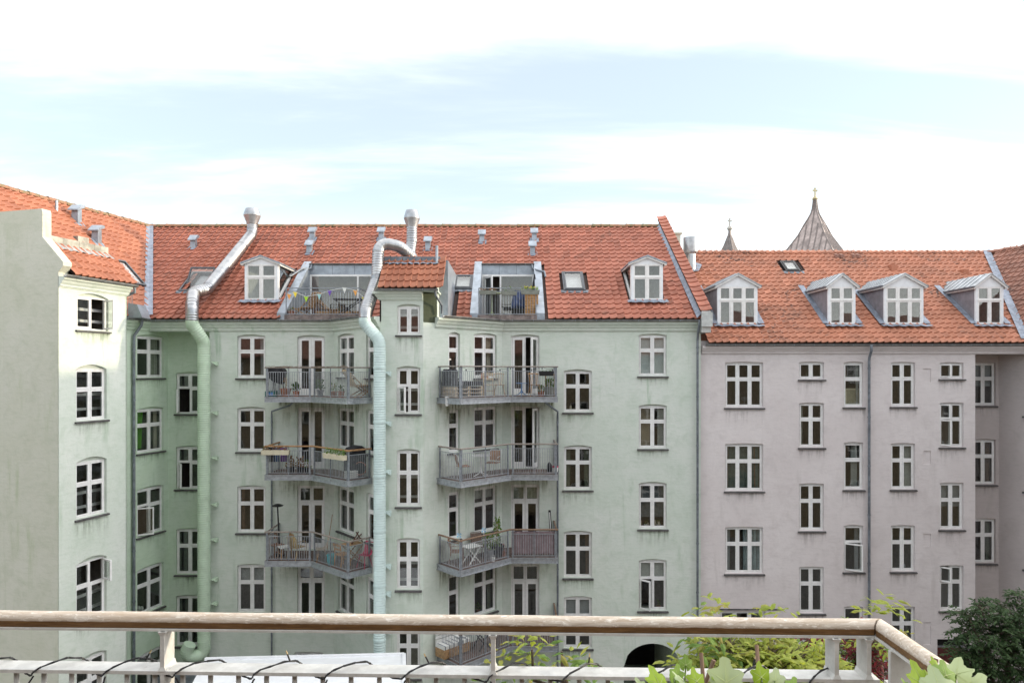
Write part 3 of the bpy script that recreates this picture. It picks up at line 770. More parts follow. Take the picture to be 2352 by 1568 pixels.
for wl__, rng, zz in ((wl_, (2.65, wl_.L), DL), (wcl, (0, 2.4), DL), (wcr, (.5, wcr.L), DR), (wr, (0, 2.1), DR)):
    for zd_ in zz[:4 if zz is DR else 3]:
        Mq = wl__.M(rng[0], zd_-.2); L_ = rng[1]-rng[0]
        q_ = MB(); q_.quad((0, -.003, -1.3), (L_, -.003, -1.3), (L_, -.003, 0), (0, -.003, 0)); q_.build('damp_shade', DAMP_SHADE, green, Mq, fix=False)  # damp plus the balcony's shade and bounced light, painted on the wall
# gate passage end and side
m = MB(); xg0, xg1 = -.39+ga0, -.39+ga1
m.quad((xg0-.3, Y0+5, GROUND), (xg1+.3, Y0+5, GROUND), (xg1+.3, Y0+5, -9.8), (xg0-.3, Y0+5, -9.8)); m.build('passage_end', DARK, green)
# stair landings seen through the tower glazing
for v in (724, 752, 895, 928, 1095, 1140, 1292, 1330):
    world_obj(MB().box(-4.45, -3.3, TY+.42, TY+.47, zat(v, TY+.4)-.045, zat(v, TY+.4)+.045), 'stair_string', WHITE, green)

# cornice and gutter
Cx = (-14.15, Y0)
WD = Vector((.2607, .9654)); WN = Vector((-.9654, .2607))     # along / into the left wing
wing_near = (Cx[0]-.27*3.6, Cx[1]-3.6)
cornice(green, [Cx, (BLx, Y0), (TLx, TY)], 1.56, 1.93, GREEN)
cornice(green, [(-2.75, 24.36), (BRx, Y0), (7.40, Y0)], 1.56, 1.93, GREEN)
gutter(green, [(Cx[0], Cx[1]), (BLx, Y0), (-4.95, 24.35)], 2.0, off=.20)
gutter(green, [(-2.62, 24.49), (BRx, Y0), (7.72, Y0)], 2.0, off=.20)
# flat zinc between the straight tiles and the angled gutters
m = MB()
m.prism([(BLx-.4, YE+.1, 1.94), (BLx, Y0-.2, 1.94), (TLx, TY+.1, 1.94), (TLx, YE+.6, 1.94)], (0, 0, .03))
m.prism([(TRx+.4, YE+.6, 1.94), (TRx+.5, TY+.62, 1.94), (BRx, Y0-.2, 1.94), (BRx+.4, YE+.1, 1.94)], (0, 0, .03)); m.build('eave_sheet', LEAD, green)

# roof
RM = Roof((0, YE, ZE), (1, 0, 0), (0, CS, SN), (YR-YE)/CS)
VE = Vector((xat(341, YE), YE, ZE)); VR = Vector((xat(344, YR), YR, ZR))
vd = Vector((VR.x-VE.x, VR.y-VE.y, 0)).normalized(); vn = Vector((vd.y, -vd.x, 0))       # points to +X
def be(Y): return (Y-YE)/CS
TRL = [(-9.12, -5.58), (-1.63, 1.27)]
Yback = 29.9
holes = [(a, b, -.01, be(Yback)) for a, b in TRL]
holes += [(-10.72, -9.45, be(27.5), be(29.45)), (4.83, 6.05, be(27.5), be(29.45)), (TLx+.02, -2.33, -.01, be(29.1))]
for u0, u1, v0, v1 in ((428, 492, 629, 672), (1043, 1086, 636, 668), (1292, 1341, 629, 671)):
    p, q = RM.pix(u0, v1), RM.pix(u1, v0); holes.append((p[0]+.05, q[0]-.05, p[1]+.05, q[1]-.02))
party0, party1 = Vector((7.30, 26.25, 0)), Vector((7.13, YR, 0)); pd = (party1-party0).normalized(); pn = Vector((-pd.y, pd.x, 0))
roofm = tiled(green, RM, -18.2, 7.42, .297, .358, TILE, holes, [(VE, vn), (party0, pn)], 300)
ridge(green, (VR.x, YR, ZR+.02), (7.1, YR, ZR+.02), MOSSY, roof=roofm)
m = MB(); m.quad((VR.x-2, YR, ZR), (7.3, YR, ZR), (7.3, YR+6.5, ZE), (VR.x-2, YR+6.5, ZE)); m.build('rear_roof', TILE, green)
m = MB(); m.box(-14, 7.3, YR+6.2, YR+6.4, GROUND, ZE); m.build('rear_wall', GREEN, green)
# valley lead
m = MB()
hv = (VR-VE)
for s_ in (-.16, .16):
    pass
sv = Vector((vn.x, vn.y, 0))
m.add([VE-sv*.15+Vector((0,0,.20)), VE+sv*.15+Vector((0,0,.20)), VR+sv*.15+Vector((0,0,.20)), VR-sv*.15+Vector((0,0,.20)), VE+Vector((0,0,.16)), VR+Vector((0,0,.16))],
      [(0,4,5,3), (4,1,2,5)])
m.build('valley_lead', LEAD, green)
# party wall parapet with tile coping
zt0 = ZE+.28
poly = [(party0.x, 26.22, 1.5), (party0.x, 26.22, zt0), (party1.x, YR+.25, ZR+.42), (party1.x, YR+.25, 1.5)]
m = MB(); m.prism(poly, (.34, .0, 0)); m.build('party_wall', plain('parapet_render', (.52,.51,.49), .9, var=.12), green)
PS = Roof((party0.x-.06, 26.25, zt0+.02), (1, 0, 0), Vector((0, YR+.25-26.25, ZR+.42-zt0)), ((YR+.25-26.25)**2+(ZR+.42-zt0)**2)**.5)
PS.up = Vector((party1.x-party0.x, YR+.25-26.25, ZR+.42-zt0)).normalized(); PS.n = PS.a.cross(PS.up).normalized()
tiled(green, PS, 0, .44, .44, .37, TILE, n_single=40, name='parapet_coping')
m = MB(); m.add([(party0.x-.17, 26.3, ZE+.04), (party0.x-.004, 26.3, ZE+.22), (party1.x-.004, YR, ZR+.22), (party1.x-.17, YR, ZR+.08)], [(0,1,2,3)]); m.build('lead_upstand', LEAD, green)
m = MB(); m.box(7.27, 7.68, 26.12, 26.21, 1.72, ZE+.25); m.build('parapet_end', plain('parapet_end_render', (.50,.51,.50), .9), green)
# chimney stack behind the party wall
c = ray(1549, 560, 36); world_obj(MB().box(c.x-.35, c.x+.25, 35.7, 36.3, c.z-4, c.z+.45), 'chimney', GABLE, green)
world_obj(MB().box(c.x-.42, c.x+.32, 35.6, 36.4, c.z+.45, c.z+.53), 'chimney_cap', GABLE, green)

# stair tower head
TT = Roof((0, 23.75, 2.90), (1, 0, 0), (0, 1, 1), 1.5)
m = MB()
m.prism([(TLx, 24.0, ZW), (TLx, 24.0, 2.8), (TLx, 24.9, 3.95), (TLx, 29.2, 3.95), (TLx, 29.2, ZW)], (.05, 0, 0)); m.build('tower_side', GREEN, green)
m = MB(); m.prism([(-2.67, 24.42, ZW), (-2.67, 24.42, 3.42), (-2.67, 24.95, 3.98), (-2.67, 25.05, 3.98), (-2.67, 25.05, ZW)], (-.05, 0, 0)); m.build('tower_side', GREEN, green)
m = MB(); m.add([(TRx, TY, ZW-.02), (-2.67, TY+.44, ZW-.02), (-2.67, TY+.44, 2.84), (TRx, TY, 2.84)], [(0,1,2,3)]); m.build('tower_shoulder', ALGAE_SHADE, green)
m = MB(); m.prism([(TLx-.04, 23.82, 2.80), (-2.60, 23.82, 2.80), (-2.60, 25.0, 2.80), (TLx-.04, 25.0, 2.80)], (0, 0, .05)); m.build('tower_soffit', GREEN, green)
tiled(green, TT, TLx-.02, -2.62, .226, .36, TILEW, n_single=60, name='tower_roof')
m = MB(); m.box(TLx+.03, -2.63, 24.86, 25.02, 3.6, 4.02); m.build('tower_parapet', GREEN, green)
for i in range(3):
    xa = TLx+.0+i*.68; world_obj(MB().box(xa+.004, xa+.672, 24.80, 25.06, 4.0, 4.17), 'parapet_cap', ZINCD, green)
m = MB()
for i in range(20):
    xa, xb = TLx+.05+i*.098, TLx+.05+(i+1)*.098; za, zb = 3.80+.025*math.sin(i*2.3), 3.80+.025*math.sin(i*2.3+2.3)
    m.quad((xa, 24.60, za+.09), (xb, 24.60, zb+.09), (xb, 24.86, 4.02), (xa, 24.86, 4.02))
m.build('flashing', LEAD, green)
cornice(green, [(TLx, 24.5), (TLx, TY), (TRx-.02, TY)], 2.50, 2.79, GREEN)
gutter(green, [(TLx-.06, 23.98), (-2.56, 23.98)], 2.86, off=.25, r=.065)
m = MB(); m.box(-2.66, -2.35, 25.06, 29.3, ZW, 4.08); m.build('tower_cheek', ZINC, green)
m = MB(); m.box(TLx, -2.66, 25.03, 29.25, 3.9, 4.05); m.build('tower_flat_roof', ZINCD, green)
world_obj(MB().tube([(-2.72, 24.7, 3.9), (-2.72, 24.7, 4.55)], .05, 8), 'vent_pipe', ZINC, green, smooth=True)
downpipe(green, [(-2.68, 23.78, 2.82), (-2.66, 23.80, 2.66), (-2.50, 24.3, 2.35), (-2.50, 24.35, 2.06)], .04, clamps=False)

# roof vents, skylights, dormers
for u, v in ((445, 570), (717.5, 551), (711, 582), (876, 551), (983, 573), (1107, 557), (1227, 553), (1223, 584)): vent(green, RM, u, v)
skylight(green, RM, 428, 492, 629, 672, tilt=.42)
skylight(green, RM, 1043, 1086, 636, 668)
skylight(green, RM, 1292, 1341, 629, 671)
for X0, X1, gc in ((-10.75, -9.42, (1,)), (4.80, 6.07, (-1,))):
    d_ = dormer(green, zp, X0, X1, 27.45, 2.86, 4.37, 4.62, 2, ZINC, ZINC, gc)
    fl = MB(); n_ = 16; w_ = X1-X0+.36
    for i in range(n_):
        xa, xb = X0-.18+w_*i/n_, X0-.18+w_*(i+1)/n_
        fl.quad((xa, 27.12, 2.755+.02*math.sin(i*1.7)), (xb, 27.12, 2.755+.02*math.sin(i*1.7+1.7)), (xb, 27.47, 2.9), (xa, 27.47, 2.9))
    fl.build('flashing', LEAD, d_)

# roof terraces
def terrace(X0, X1, door_left, rail_side):
    zd = 2.15; t = MB(); t.box(X0, X1, 26.50, 29.82, zd-.08, zd)
    ter = t.build('roof_terrace', WOODD, green)
    for xa, xb in ((X0-.32, X0), (X1, X1+.32)):
        top = lambda Y: ZE+(Y-YE)*TN+.13
        world_obj(MB().prism([(xa, 26.47, 1.95), (xa, 26.47, top(26.55)), (xa, 29.95, top(29.95)), (xa, 29.95, 1.95)], (xb-xa, 0, 0)), 'terrace_cheek', ZINC, ter)
        for k in range(1, 4):
            Y = 26.55+k*.86; world_obj(MB().bar((xa-.004, Y, top(Y)+.004), (xb+.004, Y, top(Y)+.004), .02, .02), 'zinc_joint', ZINC, ter)
    world_obj(MB().box(X0, X1, 29.78, 29.94, 4.22, 4.66), 'header', ZINC, ter)
    for k in (1, 2): world_obj(MB().box(X0+(X1-X0)*k/3-.008, X0+(X1-X0)*k/3+.008, 29.765, 29.78, 4.22, 4.62), 'zinc_joint', ZINCD, ter)
    gutter(ter, [(X0-.02, 29.77), (X1+.02, 29.77)], 4.70, r=.06)
    # glazing
    w = X1-X0; fm = MB(); xm = X0+(.36*w if door_left else .72*w)
    for xa in (X0, xm-.04, X1-.07): fm.box(xa, xa+.07, 29.74, 29.82, zd, 4.22)
    fm.box(X0+.07, X1-.07, 29.745, 29.815, 4.14, 4.22); fm.box(X0+.07, X1-.07, 29.745, 29.815, zd, zd+.09)
    world_obj(fm, 'glazing_frame', WHITE, ter)
    if door_left:
        world_obj(MB().box(xm+.03, X1-.07, 29.775, 29.781, zd+.09, 4.14), 'pane', GLASS, ter)
        a = 1.0; Md = T(X0+.08, 29.74, zd+.1) @ RZ(-a); dw = xm-X0-.14; dh = 4.12-zd-.1
        lf = MB(); lf.box(0, .09, 0, .05, 0, dh); lf.box(dw-.09, dw, 0, .05, 0, dh); lf.box(.09, dw-.09, 0, .05, 0, .12); lf.box(.09, dw-.09, 0, .05, dh-.09, dh)
        lf.build('door_leaf', WHITE, ter, Md); MB().box(.085, dw-.085, .022, .028, .11, dh-.085).build('pane', GLASS, ter, Md)
    else:
        for xa, xb in ((X0+.07, xm-.04), (xm+.03, X1-.07)): world_obj(MB().box(xa, xb, 29.775, 29.781, zd+.09, 4.14), 'pane', GLASS, ter, )
    world_obj(MB().box(X0-.1, X1+.1, 31.4, 31.45, 1.9, 4.5), 'room_wall', ROOM, ter)
    # edge board and railing
    world_obj(MB().box(X0-.02, X1+.02, 26.44, 26.50, 1.98, zd+.04), 'edge_board', plain('weathered_board', (.20,.16,.15), .8, var=.3), ter)
    zr0, zr1 = zd+.08, zd+.96
    world_obj(MB().bar((X0+.02, 26.54, zr0), (X1-.02, 26.54, zr0), .03), 'bottom_rail', STEELD, ter)
    world_obj(MB().bar((X0+.02, 26.54, zr1), (X1-.02, 26.54, zr1), .03), 'top_rail', STEELD, ter)
    world_obj(MB().bar((X0+.02, 26.54, zr1+.13), (X1-.02, 26.54, zr1+.13), .045, .035), 'handrail', STEELD, ter)
    bal = MB().box(-.007, .007, -.007, .007, 0, zr1-zr0).mesh('baluster', STEEL)
    n_ = int((X1-X0)/.105)
    for i in range(n_+1): link('baluster', bal, ter, T(X0+.03+(X1-X0-.06)*i/n_, 26.54, zr0))
    for x in (X0+.02, X1-.02): world_obj(MB().box(x-.02, x+.02, 26.52, 26.56, zd, zr1+.13), 'post', STEELD, ter)
    if rail_side > 0:
        world_obj(MB().bar((X1-.02, 26.54, zr1+.13), (X1-.02, 27.6, zr1+.13), .045, .035), 'handrail', STEELD, ter)
    else:
        pass
    return ter
ter1 = terrace(-8.80, -5.90, False, 1)
ter2 = terrace(-1.31, .95, True, 0)
downpipe(green, [(-8.72, 29.72, 4.66), (-8.74, 29.6, 4.45), (-9.0, 29.3, 4.42), (-9.35, 28.9, 4.05), (-9.4, 28.75, 4.02)], .045, clamps=False)
downpipe(green, [(.86, 29.72, 4.66), (.9, 29.6, 4.45), (1.05, 29.3, 4.35), (1.38, 29.1, 4.25), (1.42, 28.95, 4.0)], .045, clamps=False)
# downpipes on the facade
xd = xat(1603, 26.5)
downpipe(green, [(xat(1606, 26.3), 26.25, 1.98), (xat(1606, 26.3), 26.25, 1.85), (xd, 26.5, 1.45), (xd, 26.55, 1.2), (xd, 26.55, GROUND)])
xd = xat(623, 26.5)
downpipe(green, [(xat(672, 25.8), 25.9, -1.12), (xat(660, 26), 26.3, -1.3), (xd, 26.55, -1.55), (xd, 26.55, -1.7), (xd, 26.55, GROUND)], .035)
xd = xat(1281, 26.5)
downpipe(green, [(xat(1252, 25.8), 25.9, -1.15), (xat(1262, 26), 26.3, -1.3), (xd, 26.5, -1.55), (xd, 26.55, -1.7), (xd, 26.55, GROUND)], .04)

# ------------------------------------------------------------------ left green wing with its own stair tower
wing = thing('apartment_building', 'green corner wing with sunlit stair tower and blank grey gable', 'building', (-15.0, 22.0, GROUND))
def wpt(y): return (-13.9-.27*(27.6-y), y)
wk = Wall(wpt(21.5), (-13.9, 27.6))
for i, (v0, v1) in enumerate(((773, 866.5), (939, 1037), (1120, 1225), (1301, 1402), (1496, 1590))):
    wk.win(315, 376, v0, v1, rise=.09, opens={(0, 1): .8} if i == 2 else {})
wk.build(wing, GREENW, GROUND, 1.9, stain=STAIN_G)
TF0 = Vector((-13.73, 20.67)); TF1 = TF0+WD*2.57
wf = Wall(TF0, TF1)
wf.win(177, 249, 683, 758, 2, 1, rise=.12, opens={(1, 0): -1.35})
for i, (v0, v1) in enumerate(((847, 964), (1058, 1184), (1287, 1420), (1509, 1640))):
    wf.win(175, 245, v0, v1, 2, 2, split=.40, rise=.14, opens={(1, 0): -1.3} if i == 2 else {})
wf.build(wing, GREEN, GROUND, 2.9, name='stair_tower_wall', room=1.2, stain=STAIN_G, dress=False)
def wp(s, p, z):      # s along the wing from the tower's near corner, p back from the tower front
    q = TF0+WD*s+WN*p; return Vector((q.x, q.y, z))
m = MB(); m.prism([wp(2.57, 0, GROUND), wp(2.57, 0, 3.1), wp(2.57, 1.0, 4.0), wp(2.57, 3.0, 4.0), wp(2.57, 3.0, GROUND)], wp(-.05, 0, 0)-wp(0, 0, 0)); m.build('tower_side', GREENW, wing)
m = MB()
prof = [(.02, GROUND), (.02, 2.88), (0, 2.9), (0, 3.02), (-.17, 3.20), (-.17, 3.32), (.62, 4.11), (.62, 4.88), (.66, 4.97), (7, 4.97), (7, GROUND)]
m.prism([wp(0, p, z) for p, z in prof], wp(.30, 0, 0)-wp(0, 0, 0)); m.build('gable_wall', GABLE, wing)
TLR = Roof(wp(.32, -.25, 2.95), (WD.x, WD.y, 0), (WN.x, WN.y, 1.0), 1.38)
tiled(wing, TLR, 0, 2.36, .236, .36, TILEW, n_single=60, name='tower_roof')
m = MB(); m.add([wp(.25, -.2, 2.9), wp(2.57, -.2, 2.9), wp(2.57, 0, 2.9), wp(.25, 0, 2.9)], [(0,1,2,3)]); m.build('tower_soffit', GREEN, wing)
p0, p1 = wp(.0, 0, 0), wp(2.60, 0, 0)
cornice(wing, [(p0.x, p0.y), (p1.x, p1.y)], 2.56, 2.88, GREEN)
gutter(wing, [(wp(-.02, 0, 0).x, wp(-.02, 0, 0).y), (wp(2.72, 0, 0).x, wp(2.72, 0, 0).y)], 2.93, off=.20)
m = MB(); m.prism([wp(.3, .86, 3.0), wp(2.57, .86, 3.0), wp(2.57, 1.04, 3.0), wp(.3, 1.04, 3.0)], (0, 0, 1.02)); m.build('tower_parapet', GREEN, wing)
for i in range(4):
    a, b = .3+i*.57+.004, .3+(i+1)*.57-.004
    world_obj(MB().prism([wp(a, .78, 4.0), wp(b, .78, 4.0), wp(b, 1.10, 4.0), wp(a, 1.10, 4.0)], (0, 0, .24)), 'parapet_cap', plain('pale_zinc_cap', (.36,.345,.30), .6, .3, .25, 3), wing)
m = MB()
for i in range(20):
    a, b = .32+i*.1125, .32+(i+1)*.1125
    m.quad(wp(a, .50, 3.84+.025*math.sin(i*2.2)), wp(b, .50, 3.84+.025*math.sin(i*2.2+2.2)), wp(b, .79, 4.03), wp(a, .79, 4.03))
m.build('flashing', plain('pale_lead', (.38,.375,.37), .6, .2, .2, 9), wing)
m = MB(); m.prism([wp(.3, 1.05, 3.0), wp(2.57, 1.05, 3.0), wp(2.57, 3.7, 3.0), wp(.3, 3.7, 3.0)], (0, 0, .95)); m.build('tower_flat_roof', ZINCD, wing)
for v in (712, 738): 
    z = zat(v, 22.2); world_obj(MB().prism([wp(.75, .45, z-.04), wp(2.0, .45, z-.04), wp(2.0, .5, z-.04), wp(.75, .5, z-.04)], (0, 0, .09)), 'stair_string', WHITE, wing)
for v in (905, 938, 1128, 1160, 1362, 1396):
    z = zat(v, 22.2); world_obj(MB().prism([wp(.75, .45, z-.05), wp(2.0, .45, z-.05), wp(2.0, .5, z-.05), wp(.75, .5, z-.05)], (0, 0, .09)), 'stair_string', WHITE, wing)
cornice(wing, [wing_near, Cx], 1.56, 1.93, GREENW)
gutter(wing, [wing_near, Cx], 2.0, off=.20)
# roof of the wing
ridge_d = Vector((-WD.x, -WD.y, 0))
RN = VR+ridge_d*22
eo = Vector((VE.x, VE.y, ZE))
hd = (Vector((VR.x, VR.y, 0))-Vector((eo.x, eo.y, 0))).dot(Vector((WN.x, WN.y, 0)))
upw = Vector((WN.x*hd, WN.y*hd, ZR-ZE)); LW = upw.length
E0 = eo-Vector((WD.x, WD.y, 0))*12.0
RW = Roof(E0, (WD.x, WD.y, 0), upw, LW)
hw = []
p, q = RW.pix(258, 652), RW.pix(318, 606); hw.append((min(p[0], q[0])+.2, max(p[0], q[0])-.2, p[1], q[1]))
def behind_tower(u, v): return (u < 90 and v > 500) or (u < 250 and v > 690)
roofw = tiled(wing, RW, 0, 17.9, .297, .358, TILEW, [], [(VE, -vn), (Vector((TF0.x+WD.x*.16, TF0.y+WD.y*.16, 0)), Vector((WD.x, WD.y, 0)))], 300, drop=behind_tower)
ridge(wing, (VR+ridge_d*10)+Vector((0,0,.02)), VR+Vector((0,0,.02)), MOSSY, roof=roofw)
m = MB(); a = VR+ridge_d*12; b_ = Vector((WN.x, WN.y, 0))*5; m.quad(a, VR+Vector((0,0,0)), VR+b_-Vector((0,0,4.9)), a+b_-Vector((0,0,4.9))); m.build('rear_roof', TILEW, wing)
vent(wing, RW, 176, 511, .26, .55, .42); vent(wing, RW, 222, 558, .26, .55, .42)
pb = RW.at(130, 484); world_obj(MB().tube([pb-Vector((0,0,.2)), pb+Vector((0,0,.42))], .055, 8), 'vent_pipe', ZINC, wing, smooth=True)
a_, b__ = RW.pix(288, 629)
Msk = RW.M(a_-.45, b__-.75, .07); mm = MB()
for (x0, x1, y0, y1) in ((0, .07, 0, 1.5), (.83, .9, 0, 1.5), (.07, .83, 0, .08), (.07, .83, 1.42, 1.5)): mm.box(x0, x1, y0, y1, -.1, .07)
sk = mm.build('skylight', BLACKF, wing, Msk)
MB().box(.06, .84, .07, 1.43, .02, .03).build('pane', GLASS, sk, Msk); MB().box(.05, .85, .06, 1.44, -.06, -.02).build('blind', BLIND, sk, Msk)
# chimney flashing slab on the wing roof
cpp = RW.at(178, 548); world_obj(MB().box(-.3, .3, -.25, .25, -.2, .05, T(cpp) @ RZ(-.26)), 'roof_curb', plain('pale_zinc_cap', (.5,.5,.5)), wing)
# small terrace of the wing
tb = ray(318, 722, 25.6)
world_obj(MB().prism([(tb.x-.28, 25.4, 2.0), (tb.x+.25, 25.4, 2.0), (tb.x+.05, 25.4, 2.5), (tb.x-.28, 25.4, 2.55)], (0, .6, 0)), 'terrace_cheek', ZINC, wing)
bal = MB().box(-.007, .007, -.007, .007, 0, .95).mesh('baluster', STEEL)
for i in range(5):
    q = ray(291+i*3.4, 721, 25.3+.06*i); link('baluster', bal, wing, T(q.x, q.y, 2.15))
world_obj(MB().bar(ray(290, 664, 25.3), ray(306, 664, 25.55), .035), 'handrail', STEELD, wing)
xk = wpt(25.75); kx = xk[0]+.12
downpipe(wing, [(kx+.28, 25.85, 1.96), (kx+.24, 25.85, 1.75), (kx, 25.8, 1.35), (kx, 25.78, 1.1), (kx, 25.78, GROUND)], .055)
q = wp(2.70, -.2, 2.9)
downpipe(wing, [q, q-Vector((0,0,.2)), wp(2.66, .35, 2.5), wp(2.66, .6, 2.4)], .05, clamps=False)
# ------------------------------------------------------------------ pink building
PY, PE, PZ = 26.74, 26.46, 1.10
pink = thing('apartment_building', 'pale pink apartment house with orange tiled roof and white dormers', 'building', (13.5, PY, GROUND))
def zpp(z): return PE+(z-PZ)/TN
PYR = (PZ-TN*PE)/((CY-582)/F-TN); PZR = zat(582, PYR)
xr = xat(2240, PY)
wpk = Wall((7.40, PY), (xr, PY))
for v0, v1 in ((832.5, 934.8), (1019.5, 1126.4), (1210.7, 1316)): wpk.win(1666, 1753, v0, v1, 3, 2, rise=.03)
wpk.win(1836, 1892.7, 832, 870, 2, 1, rise=.03)
for v0, v1 in ((925.8, 1026.5), (1111, 1217.8), (1302, 1407)): wpk.win(1836, 1892.7, v0, v1, rise=.03)
for i, (v0, v1) in enumerate(((832.5, 933.6), (1017, 1123), (1207, 1312), (1393.5, 1500))):
    wpk.win(1938.5, 1983, v0, v1, 1, 2, rise=.04, opens={(0, 1): .55} if i == 2 else {})
for v0, v1 in ((832.5, 932.6), (1018.8, 1122.6), (1207, 1311), (1393, 1500)): wpk.win(2046.7, 2102, v0, v1, rise=.03)
wpk.win(2158.7, 2213.5, 833.4, 869, 2, 1, rise=.03, opens={(0, 0): .35})
for i, (v0, v1) in enumerate(((925.5, 1025.6), (1109, 1214.7), (1298.6, 1401))):
    wpk.win(2158.7, 2213.5, v0, v1, rise=.03, opens={0: {(0, 1): .42, (0, 0): .2}, 2: {(0, 0): .8}}.get(i, {}))
# basement opening and dark door by the tree
wpk.winz(wpk.su(1654), wpk.su(1758), zat(1440, PY), zat(1403, PY), 3, 1, rise=.0)
da0, da1 = wpk.su(2153), wpk.su(2228)
wpk.hole(da0, da1, GROUND+.05, zat(1467, PY), rise=0, depth=.5)
for v0, v1 in ((846.4, 877.5), (1035, 1066), (1225, 1254), (1428, 1480)):
    wpk.hole(wpk.su(2121), wpk.su(2138.5), zat(v1, PY), zat(v0, PY), rise=.0, depth=.035)
    a_, b_ = wpk.su(2121), wpk.su(2138.5)
    m = MB(); m.quad((7.4+a_, PY+.034, zat(v1, PY)), (7.4+b_, PY+.034, zat(v1, PY)), (7.4+b_, PY+.034, zat(v0, PY)), (7.4+a_, PY+.034, zat(v0, PY))); m.build('blind_niche', PINK, pink)
wpk.build(pink, PINK, GROUND, .95, stain=STAIN_P)
m = MB(); m.box(7.4+da0, 7.4+da1, PY+.42, PY+.47, GROUND, zat(1495, PY)); m.build('door', plain('dark_red_door', (.10,.02,.018), .5), pink)
m = MB(); m.box(7.4+da0, 7.4+da1, PY+.40, PY+.46, zat(1495, PY)+.0, zat(1491, PY)); m.build('door_transom', STEEL, pink)
world_obj(MB().box(7.4+da0, 7.4+da1, PY+.44, PY+.48, zat(1491, PY), zat(1460, PY)), 'door_light', DARK, pink)
world_obj(MB().box(xat(1652, PY), xat(1798, PY), PY-.03, PY+.01, zat(1400, PY), zat(1397, PY)), 'ledge', SLATE, pink)
# recess
wu = Wall((xr-.6, 28.0), (xat(2294, 28), 28.0))
for v0, v1 in ((833.4, 930.4), (1010, 1111.5), (1192, 1292)): wu.win(2234, 2287, v0, v1, rise=.04)
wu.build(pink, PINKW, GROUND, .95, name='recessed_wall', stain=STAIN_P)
m = MB(); m.quad((xr, PY, GROUND), (xr, 28.02, GROUND), (xr, 28.02, .95), (xr, PY, .95))
m.quad((xr, PY+.04, .80), (22, PY+.04, .80), (22, 28.05, .80), (xr, 28.05, .80)); m.quad((7.4, PY+.02, .7), (22, PY+.02, .7), (22, PY+.02, 1.2), (7.4, PY+.02, 1.2)); m.build('recess_return', PINKW, pink)
cornice(pink, [(7.42, PY), (21.5, PY)], .68, .99, PINK)
gutter(pink, [(7.50, PY), (21.2, PY)], 1.06, off=.20)
xd = xat(1997, 26.6)
downpipe(pink, [(xat(2001, 26.35), 26.33, 1.03), (xat(2001, 26.35), 26.33, .8), (xd, 26.6, .55), (xd, 26.62, .4), (xd, 26.62, GROUND)], .05)
RP = Roof((0, PE, PZ), (1, 0, 0), (0, CS, SN), (PYR-PE)/CS)
qv = RP.at(2350, 776); qr = Vector((xat(2265, PYR), PYR, PZR)); vdp = (qr-qv); 
qe = qv-vdp*((qv.y-PE)/vdp.y)
v2 = Vector((vdp.x, vdp.y, 0)).normalized(); v2n = Vector((v2.y, -v2.x, 0))
pd_ = [(1648, 1740, 3), (1902, 1965, 2), (2031, 2121, 3), (2241, 2305, 2)]
YF = RP.at(1900, 745).y-.03
bep = lambda Y: (Y-PE)/CS
hp = []
for u0, u1, c in pd_: hp.append((xat(u0, YF)+.02, xat(u1, YF)-.02, bep(YF+.05), bep(zpp(3.45))))
p, q = RP.pix(1797, 626), RP.pix(1831, 604); hp.append((p[0], q[0], p[1], q[1]))
roofp = tiled(pink, RP, 7.62, 24.0, .272, .335, TILEP, hp, [(qe, -v2n)], 300)
ridge(pink, (7.6, PYR, PZR+.02), (qr.x, PYR, PZR+.02), TILEP, r=.11, roof=roofp)
m = MB(); m.quad((7.6, PYR, PZR), (24, PYR, PZR), (24, PYR+6, PZ), (7.6, PYR+6, PZ)); m.build('rear_roof', TILED, pink)
m = MB(); m.box(7.6, 22, PYR+5.7, PYR+5.9, GROUND, PZ); m.build('rear_wall', PINK, pink)
CHEEK = plain('grey_dormer_cladding', (.235,.225,.25), .7, .15, .12, 4)
PZN = plain('pale_zinc_roof', (.42,.44,.46), .45, .5, .15, 3)
for u0, u1, c in pd_:
    X0, X1 = xat(u0, YF), xat(u1, YF)
    d_ = dormer(pink, zpp, X0, X1, YF, zat(745, YF), zat(655, YF), zat(630, YF), c, PZN, CHEEK, None, over=.13, seams=True, split=.36)
    fl = MB(); n_ = 16; w_ = X1-X0+.4; zb_ = zat(745, YF)
    for i in range(n_):
        xa, xb = X0-.2+w_*i/n_, X0-.2+w_*(i+1)/n_
        fl.quad((xa, YF-.35, zb_-.085+.02*math.sin(i*1.7)), (xb, YF-.35, zb_-.085+.02*math.sin(i*1.7+1.7)), (xb, YF+.01, zb_+.03), (xa, YF+.01, zb_+.03))
    fl.build('flashing', LEAD, d_)
    for sx, X in ((-1, X0), (1, X1)):
        sf = MB(); a_, b_ = Vector((X, YF-.1, 0)), Vector((X, zpp(zat(655, YF))+.2, 0))
        zz = lambda Y: PZ+(Y-PE)*TN+.14
        sf.add([(X, a_.y, zz(a_.y)), (X+sx*.24, a_.y, zz(a_.y)), (X+sx*.24, b_.y, zz(b_.y)), (X, b_.y, zz(b_.y))], [(0,1,2,3)])
        sf.build('flashing', LEAD, d_)
skylight(pink, RP, 1797, 1831, 604, 627, fmat=plain('black_frame', (.02,.02,.022), .5), inner=plain('white_blind', (.75,.75,.75), .7))
for u in (1922, 1933, 1961, 1971):      # hooded vent tiles
    p = RP.at(u, 594, .05); world_obj(MB().prism([p+Vector((-.09,-.08,-.02)), p+Vector((.09,-.08,-.02)), p+Vector((.06,-.08,.13)), p+Vector((-.06,-.08,.13))], (0, .3, .1)), 'vent_tile', TILED, pink)
p = RP.at(2051, 622); world_obj(MB().box(-.14, .14, -.12, .2, -.1, .28, T(p)), 'vent_tile', TILEP, pink)
